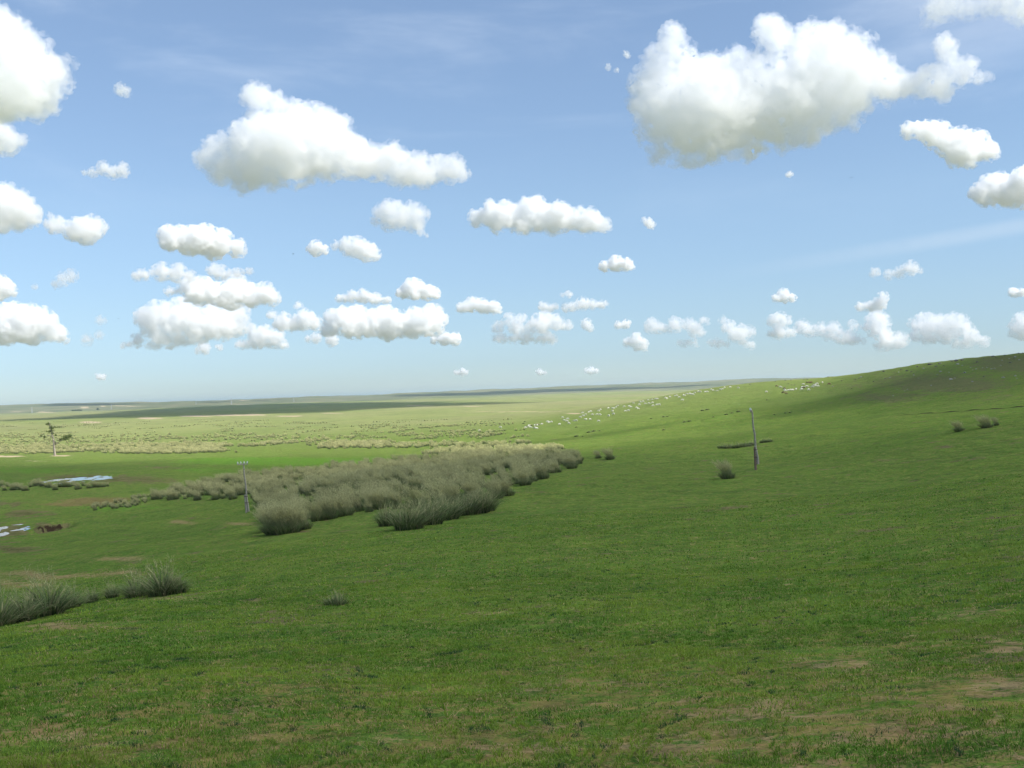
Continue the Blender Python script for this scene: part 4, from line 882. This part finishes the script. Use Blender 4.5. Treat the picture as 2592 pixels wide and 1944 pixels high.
CL = [
([(1705,75,22),(1700,110,35),(1670,160,45),(1700,200,70),(1640,205,40),(1630,245,40),(1680,270,70),(1665,330,50),(1670,385,30),(1655,402,16),(1750,170,45),(1800,185,52),(1860,190,55),(1955,95,44),(1965,75,25),(2030,130,55),(2060,125,60),(2110,125,58),(2150,160,65),(2200,190,60),(2240,210,45),(2100,200,90),(2000,220,90),(1900,250,100),(1800,270,100),(1750,330,80),(1850,325,80),(1950,310,65),(2040,295,62),(2110,285,50),(2175,250,42),(2290,215,35),(2330,215,35),(2380,205,40),(2420,190,35),(2390,122,28),(2375,112,18),(2400,150,28),(2440,180,30),(2480,197,18)], 6.5, 'largest white cumulus with a trailing right arm, upper right sky'),
([(640,240,30),(655,250,33),(700,265,30),(740,290,38),(790,305,40),(830,310,35),(855,335,40),(760,340,55),(700,350,55),(640,360,55),(565,375,35),(535,370,22),(520,405,28),(560,430,35),(620,440,45),(680,440,40),(750,420,50),(830,400,55),(890,400,50),(940,410,45),(990,395,36),(1010,425,38),(1060,430,40),(1110,428,34),(1150,430,33),(1175,444,18),(1000,450,25),(1080,455,25)], 5.5, 'long white cumulus with a raised head at left, left of centre'),
([(0,75,45),(45,100,40),(20,160,80),(90,170,60),(130,185,48),(150,200,38),(60,230,60),(100,235,46),(0,230,60),(-70,150,120),(-60,230,60)], 4.5, 'large rounded cloud cut by the upper left edge'),
([(-20,340,40),(10,345,28),(40,358,22),(58,364,12),(20,370,22),(-30,370,25)], 2.6, 'grey-white cloud tongue at the left edge below the large one'),
([(-20,530,50),(20,515,40),(60,535,36),(85,547,20),(40,555,25),(-10,555,25)], 4.0, 'wedge-shaped cloud at the left edge, halfway up the sky'),
([(138,568,17),(125,547,7),(200,580,22),(235,575,22),(220,588,22),(180,590,14),(270,572,7)], 2.4, 'small ragged cloud trailing from the left wedge-shaped one'),
([(262,425,13),(310,430,14),(235,437,10),(285,438,12),(215,437,6)], .9, 'faint wispy cloud between the upper left clouds'),
([(305,226,12),(320,232,10)], .5, 'barely visible wisp right of the large upper left cloud'),
([(430,600,22),(455,598,20),(490,605,24),(520,600,24),(560,612,24),(600,628,18),(540,628,22),(480,618,22),(430,612,18)], 3.6, 'lens-shaped cumulus under the raised-head cloud, left'),
([(350,697,12),(370,695,11),(410,688,18),(450,690,18),(480,698,12),(540,684,13),(560,690,15),(600,692,11),(632,687,8)], 1.1, 'thin grey cloud strip below the lens-shaped cumulus'),
([(480,728,20),(510,732,24),(555,745,22),(540,740,20),(600,730,26),(585,750,25),(630,745,22),(670,738,18),(690,755,16),(500,750,18),(430,737,8),(640,758,16)], 3.2, 'puffy cumulus row above the broad low left bank'),
([(365,805,18),(400,795,23),(455,785,22),(460,770,12),(440,815,28),(490,810,28),(530,800,22),(580,795,18),(610,790,16),(600,820,22),(560,825,25),(500,835,25),(380,820,18),(400,850,16),(430,862,14),(350,862,12),(460,860,12),(390,872,10),(320,872,7)], 2.8, 'broad low cumulus bank left of centre'),
([(40,785,18),(75,800,25),(10,800,25),(115,790,10),(110,815,26),(60,825,30),(20,830,30),(140,840,18),(155,850,16),(80,852,18),(20,852,18),(-20,820,30)], 3.0, 'heaped cumulus at the left edge low over the horizon'),
([(0,725,20),(22,735,14),(-15,730,23)], 2.6, 'small cloud at the left edge above the heaped one'),
([(155,702,10),(180,698,13),(140,720,8),(162,718,7),(88,726,6)], .9, 'faint pair of wisps right of the small left-edge cloud'),
([(640,837,12),(670,845,16),(700,850,14),(650,860,16),(690,866,11),(720,872,9),(610,872,9)], 1.6, 'flat pale cloud right of the broad low bank'),
([(755,775,8),(690,795,8),(720,815,16),(775,808,17),(798,818,13),(740,822,12)], 2.3, 'small twin-humped cloud between the two low banks'),
([(840,802,14),(865,787,10),(870,810,22),(905,805,22),(940,820,22),(975,800,20),(1010,815,20),(1050,802,18),(1095,797,20),(1075,815,24),(1100,825,18),(1122,808,10),(1040,833,18),(980,838,18),(900,838,16),(830,833,14)], 2.8, 'long low cumulus bank near the centre of the picture'),
([(800,855,10),(840,860,12),(780,858,7)], .9, 'faint cloud under the central low bank'),
([(1100,860,8),(1125,856,12),(1150,858,12)], 1.8, 'small cloud at the right foot of the central low bank'),
([(860,755,8),(890,750,12),(920,748,13),(950,755,12),(975,760,6)], 1.6, 'small flat cloud above the central low bank'),
([(1020,740,12),(1045,730,20),(1060,722,12),(1080,740,16),(1100,742,12)], 3.0, 'small bright cumulus above the right of the central bank'),
([(950,560,13),(960,535,18),(985,530,23),(1000,545,33),(1040,525,18),(1060,545,26),(1050,563,26),(985,568,20),(1065,585,12),(1080,597,7)], 2.6, 'soft round cloud left of the long flat central cumulus'),
([(1205,554,20),(1240,520,17),(1245,545,28),(1280,530,22),(1300,548,32),(1330,520,18),(1360,515,21),(1370,548,34),(1420,535,24),(1430,558,28),(1470,530,11),(1490,545,20),(1500,560,26),(1530,570,18),(1480,575,22),(1330,572,24),(1260,570,22),(1400,575,22)], 5.0, 'long flat-based bright cumulus in the middle of the sky'),
([(1640,562,9),(1650,570,8),(1630,556,5)], 1.4, 'tiny slanted cloud right of the long flat-based one'),
([(800,628,15),(785,632,8),(820,632,10)], 1.8, 'left of two small clouds under the raised-head cloud'),
([(850,620,10),(880,620,16),(905,625,20),(930,638,20),(950,645,12),(880,638,11)], 1.8, 'right of two small clouds under the raised-head cloud'),
([(1530,674,11),(1560,666,15),(1585,670,13),(1550,676,9),(1600,678,5)], 2.4, 'small flat cumulus under the long flat-based one'),
([(1170,778,11),(1195,770,15),(1220,770,12),(1250,778,13),(1235,780,11),(1266,783,5)], 2.3, 'small flat cumulus right of the central low bank'),
([(1290,807,12),(1320,808,11),(1260,827,11),(1380,802,13),(1370,820,20),(1410,815,14),(1310,830,16),(1440,822,9),(1270,855,10),(1330,855,12),(1380,855,12)], 1.7, 'pale layered cloud just right of centre above the horizon'),
([(1485,820,10),(1495,830,7)], 1.0, 'tiny faint cloud right of the pale layered one'),
([(1375,775,9),(1390,778,7),(1440,745,7),(1450,776,9),(1475,768,12),(1500,770,9),(1535,768,5)], 1.3, 'string of thin scraps above the pale layered cloud'),
([(1565,823,7),(1585,820,8)], 1.2, 'tiny low cloud left of the ragged right group'),
([(1590,866,8),(1612,859,12),(1630,868,8),(1620,882,4)], 1.6, 'small low cloud under the ragged right group'),
([(1650,825,14),(1670,830,10),(1710,822,14),(1745,820,12),(1760,835,14),(1780,812,8),(1830,812,8),(1845,828,13),(1870,845,18),(1895,840,12),(1740,868,8),(1820,868,9),(1905,877,6)], 1.5, 'ragged low cloud group right of centre'),
([(1955,812,10),(1975,806,12),(1995,810,8),(1975,840,13),(2000,842,8),(1960,845,8)], 1.6, 'two-tiered small cloud low in the right sky'),
([(1965,755,8),(1985,748,13),(2005,755,8)], 2.0, 'lone small cloud above the two-tiered one'),
([(2180,777,7),(2205,775,9),(2225,770,12),(2235,752,10),(2190,774,6)], 1.4, 'small stepped cloud in the right sky'),
([(2215,690,10),(2250,695,10),(2280,688,12),(2305,678,14),(2325,685,8)], .8, 'faint elongated wisp in the right sky'),
([(2030,825,12),(2050,835,12),(2080,832,12),(2110,830,12),(2160,825,10),(2215,805,13),(2222,818,21),(2230,838,16),(2140,855,12),(2110,852,10),(2160,860,10),(2250,860,14),(2280,860,14),(2240,872,12)], 1.8, 'long low cloud bank with one tall bright hump, right'),
([(2335,803,9),(2320,820,14),(2350,820,18),(2380,815,15),(2410,810,13),(2430,815,15),(2400,840,20),(2450,840,14),(2350,850,16),(2465,850,9),(2320,850,10),(2490,865,10),(2440,868,10)], 1.5, 'broad pale low cloud above the right hill'),
([(2585,808,12),(2570,830,12),(2590,840,14),(2610,825,20)], 1.3, 'low cloud cut by the right edge'),
([(2565,740,8),(2585,740,7)], 1.2, 'tiny cloud at the right edge'),
([(2300,330,17),(2320,325,14),(2350,330,20),(2380,325,17),(2360,350,20),(2400,360,28),(2430,362,30),(2470,365,27),(2450,388,27),(2420,398,20),(2500,385,20),(2522,393,9)], 3.0, 'tapering cloud below the arm of the largest cumulus'),
([(2500,465,18),(2530,460,20),(2480,488,20),(2530,490,26),(2570,475,25),(2600,460,30),(2490,508,12),(2560,505,18),(2600,495,25)], 3.0, 'puffy cloud cut by the right edge, halfway up the sky'),
([(2370,25,33),(2400,8,38),(2450,15,30),(2345,58,14),(2560,5,40),(2500,20,26),(2610,25,40)], .7, 'thin milky cloud in the upper right corner'),
([(1585,135,6),(1590,142,5)], .5, 'tiny scrap left of the largest cumulus'),
([(1540,170,6),(1562,178,5)], .45, 'tiny lower scrap left of the largest cumulus'),
([(2000,440,6),(1994,443,4)], .7, 'tiny puff below the largest cumulus'),
([(250,953,6),(262,954,5)], .8, 'tiny cloud just above the left horizon'),
([(1155,943,5),(1170,942,7),(1180,943,5)], .9, 'tiny cloud just above the horizon left of centre'),
([(1366,941,6),(1378,943,4)], .9, 'tiny pointed cloud just above the central horizon'),
([(1485,938,5),(1497,937,7),(1510,939,5)], 1.0, 'tiny flat cloud just above the horizon right of centre'),
([(516,880,11),(500,888,6),(555,880,6)], 1.0, 'tiny cloud hanging under the broad low left bank'),
([(220,860,10),(252,848,8),(255,811,9)], 1.0, 'group of tiny puffs right of the heaped left-edge cumulus'),
]
for i, c in enumerate(CL): cloud(c[0], c[1], c[2], i + 1)
print('cloud faces', NC[0])

# shade-casting clouds over and behind the photographer, above the picture
SD = Vector((math.cos(R(SUN_EL)) * math.sin(R(SUN_AZ)), math.cos(R(SUN_EL)) * math.cos(R(SUN_AZ)), math.sin(R(SUN_EL))))
def lens_cloud(poly, H, cell, taper, Tm, dens, label, seed):
    """poly: outline of the cloud's shadow on the ground (world xy)"""
    sh = SD * (H / SD.z); P = np.array([(p[0] + sh.x, p[1] + sh.y) for p in poly])
    x0, y0 = P.min(0) - cell; x1, y1 = P.max(0) + cell
    gx = np.arange(x0, x1 + cell, cell); gy = np.arange(y0, y1 + cell, cell); XX, YY = np.meshgrid(gx, gy, indexing='ij')
    ins = poly_in(XX.ravel(), YY.ravel(), [tuple(p) for p in P]).reshape(XX.shape)
    dm = np.full(XX.shape, 1e9)
    for i in range(len(P)):
        a, b = P[i], P[(i + 1) % len(P)]; ab = b - a; t = np.clip(((XX - a[0]) * ab[0] + (YY - a[1]) * ab[1]) / (ab @ ab), 0, 1)
        dm = np.minimum(dm, np.hypot(XX - a[0] - t * ab[0], YY - a[1] - t * ab[1]))
    s = np.where(ins, dm, -dm) + fbm(XX / (taper * 3), YY / (taper * 3), seed, 4) * taper * .55
    th = np.clip(s / taper, 0, 1) ; thk = Tm * (th ** 1.1) * (1 + .35 * fbm(XX / 160, YY / 160, seed + 3, 4)); thk = np.maximum(thk, 0); thk = np.where(th > 0, np.maximum(thk, .5), 0)
    puffs = np.where(th > 0, np.abs(fbm(XX / 130, YY / 130, seed + 9, 4)) * 30 * th, 0)
    up = H + EYE + thk * .5 + puffs; lo = H + EYE - thk * .5
    use = thk > 0; ok = use[:-1, :-1] | use[1:, :-1] | use[:-1, 1:] | use[1:, 1:]
    nx, ny = XX.shape; I = np.arange(nx * ny).reshape(nx, ny); top = I; bot = I + nx * ny
    Q = np.stack([I[:-1, :-1], I[1:, :-1], I[1:, 1:], I[:-1, 1:]], -1)[ok]
    V = np.concatenate([np.stack([XX, YY, up], -1).reshape(-1, 3), np.stack([XX, YY, lo], -1).reshape(-1, 3)])
    Qa = np.concatenate([Q, (Q + nx * ny)[:, ::-1]])
    # weld the rim: outside the body both skins share the upper vertex
    zero = ~use.ravel(); mp = np.arange(2 * nx * ny); mp[nx * ny:][zero] = np.arange(nx * ny)[zero]; Qa = mp[Qa]
    usedv, inv = np.unique(Qa, return_inverse=True)
    c0 = V[usedv].mean(0)
    o = mesh_obj('cloud', V[usedv] - c0, inv.reshape(-1, 4), droplets('shade_cloud_droplets', dens, .6), loc=tuple(c0), smooth=True)
    tag(o, label, 'cloud')
def gp(px, py, zr=None):
    p = hit(px, py); return (p.x, p.y)
def pln(px, py, z=-20.0):
    r = ray(px, py); t = z / r.z; return (r.x * t, r.y * t)
Z1 = [gp(-60,1162),(gp(135,1160)),gp(400,1160),gp(650,1156),gp(860,1146),gp(1050,1140),gp(1250,1146),gp(1400,1150),gp(1550,1142),gp(1700,1120),gp(1850,1086),gp(1950,1062),gp(2050,1035),gp(2130,1004),gp(2170,980),gp(2192,966)]
e = Vector((*Z1[-1], 0)); dr = e.normalized()
Z1 += [tuple((e * 1.6)[:2]), (900, 1400), (1500, 600), (1300, -500), (200, -700), (-900, -500), (-1100, 100), (-600, Z1[0][1])]
lens_cloud(Z1, 1200, 14, 56, 150, .0062, 'wide cloud overhead that shades the near slope, above the picture', 3)
Z4 = [gp(2110,1016),gp(2180,985),gp(2230,950),tuple((Vector((*gp(2230,950), 0)) * 1.5)[:2]),(700, 1000),(900, 500),(520, 330),gp(2592,985),gp(2450,1000),gp(2300,1010)]  # outline of an extra unseen cloud, added to darken the right crest
lens_cloud(Z4, 1420, 14, 70, 150, .012, 'added unseen cloud layer that deepens the shade on the right crest, above the picture', 13)
Z1b = [gp(1380,1122),gp(1500,1108),gp(1645,1092),gp(1800,1066),gp(1960,1030),gp(2080,1000),gp(2070,990),gp(1950,1016),gp(1800,1050),gp(1645,1078),gp(1500,1098),gp(1390,1112)]
lens_cloud(Z1b, 1200, 6, 22, 36, .022, 'thin cloud ribbon in front of the wide overhead cloud, above the picture', 5)
Z2 = [pln(-60,1071,-19.5),pln(0,1069,-19.5),pln(156,1064.5,-19.5),pln(281,1059,-19.5),pln(420,1056,-19.5),pln(600,1051,-19.5),pln(864,1044,-19.5),pln(995,1037,-20),pln(1100,1031,-20),pln(1214,1027,-20),pln(1330,1020.5,-20),pln(1300,1018,-20),pln(1132,1015,-20),pln(1000,1017,-20),pln(864,1019,-20),pln(547,1029,-20),pln(332,1039,-20),pln(234,1048,-20),pln(117,1058,-20),pln(-60,1067,-20)]
lens_cloud(Z2, 1600, 40, 110, 140, .018, 'long dark cloud above the valley, beyond the top of the picture', 7)


# ------------------------------------------------------------------ haze
HT = max(GROUND_MAX, EYE) + 25
m = bpy.data.materials.new('haze_air'); m.use_nodes = True; t = m.node_tree; t.nodes.clear(); q = NT(t)
o_ = q.n('ShaderNodeOutputMaterial'); v = q.n('ShaderNodeVolumePrincipled'); v.inputs['Color'].default_value = (.74, .88, 1.0, 1); v.inputs['Density'].default_value = 5.5e-5; v.inputs['Anisotropy'].default_value = .3
q.l(v.outputs[0], o_.inputs['Volume'])
S = 47000
Vv, Fv = boxv(Vector((0, 0, (GROUND_MIN - 1 + HT) / 2)), (2 * S, 2 * S, HT - GROUND_MIN + 1))
hz = mesh_obj('haze', Vv, Fv, m); tag(hz, kind='stuff')

# ------------------------------------------------------------------ sky and sun
W = bpy.data.worlds.new("World"); sc.world = W; W.use_nodes = True; q = NT(W.node_tree)
bg = W.node_tree.nodes['Background']
sky = q.n('ShaderNodeTexSky', sky_type='NISHITA'); sky.sun_disc = False; sky.sun_elevation = R(SUN_EL); sky.sun_rotation = R(SUN_AZ)
sky.air_density = 1.0; sky.dust_density = .3; sky.ozone_density = 2.0; sky.altitude = 900
tc = q.n('ShaderNodeTexCoord').outputs['Generated']
sep = q.n('ShaderNodeSeparateXYZ'); q.l(tc, sep.inputs[0])
rmp = q.n('ShaderNodeValToRGB'); q.l(sep.outputs['Z'], rmp.inputs[0])
E = rmp.color_ramp.elements
TINT = [(0.0, (.47, .58, .76)), (.03, (.50, .60, .77)), (.08, (.66, .71, .79)), (.17, (.90, .895, .885)), (.34, (1.14, 1.08, 1.02)), (.7, (1.5, 1.4, 1.25))]
E[0].position, E[0].color = TINT[0][0], (*TINT[0][1], 1); E[1].position, E[1].color = TINT[-1][0], (*TINT[-1][1], 1)
for p_, c_ in TINT[1:-1]: e_ = E.new(p_); e_.color = (*c_, 1)
mul = q.n('ShaderNodeMix', data_type='RGBA', blend_type='MULTIPLY'); mul.inputs[0].default_value = 1
q.l(sky.outputs[0], mul.inputs[6]); q.l(rmp.outputs[0], mul.inputs[7])
# high thin veil, stretched along the wind
mp = q.n('ShaderNodeMapping'); mp.inputs['Scale'].default_value = (1.2, 1.2, 5.5); mp.inputs['Rotation'].default_value = (0, R(14), 0); q.l(tc, mp.inputs[0])
vl = q.ramp(q.noise(mp.outputs[0], 2.6, 7, .6, .4), .46, .78)
up_ = q.ramp(sep.outputs['Z'], .10, .34)
vf = q.math('MULTIPLY', q.math('MULTIPLY', vl, up_), .24)
rt = q.math('MULTIPLY', q.ramp(sep.outputs['X'], .22, .42), q.ramp(sep.outputs['Z'], .24, .33))
vf2 = q.math('MULTIPLY', q.math('MULTIPLY', rt, q.ramp(q.noise(mp.outputs[0], 3.4, 7, .62, .5), .30, .70)), .42)
sk = q.math('ABSOLUTE', q.math('SUBTRACT', q.math('SUBTRACT', sep.outputs['Z'], q.math('MULTIPLY', sep.outputs['X'], .10)), .080))
vf3 = q.math('MULTIPLY', q.math('MULTIPLY', q.ramp(sk, .010, .001), q.ramp(sep.outputs['X'], .16, .40)), q.math('MULTIPLY', q.noise(tc, 14, 5, .7), .30))
fin = q.mix(vf3, q.mix(vf2, q.mix(vf, mul.outputs[2], (6.2, 6.8, 7.6)), (5.6, 6.0, 6.6)), (5.6, 6.0, 6.4))
q.l(fin, bg.inputs['Color']); bg.inputs['Strength'].default_value = .1
sl = bpy.data.lights.new('sun', 'SUN'); sl.energy = 3.5; sl.angle = R(.53); sl.color = (1, .96, .90)
so = bpy.data.objects.new('sun', sl); COL.objects.link(so); so.rotation_euler = SD.to_track_quat('Z', 'Y').to_euler()

# ------------------------------------------------------------------ render settings
vs = sc.view_settings; vs.view_transform = 'Standard'; vs.look = 'None'; vs.exposure = .75; vs.gamma = 1; vs.use_curve_mapping = False
c = sc.cycles; c.volume_step_rate = .5; c.volume_max_steps = 96; c.max_bounces = 22; c.diffuse_bounces = 3; c.glossy_bounces = 2; c.transmission_bounces = 3; c.volume_bounces = 20; c.transparent_max_bounces = 64
c.use_denoising = True; c.denoiser = 'OPENIMAGEDENOISE'; c.sample_clamp_indirect = 8
c.use_adaptive_sampling = True; c.adaptive_threshold = .01
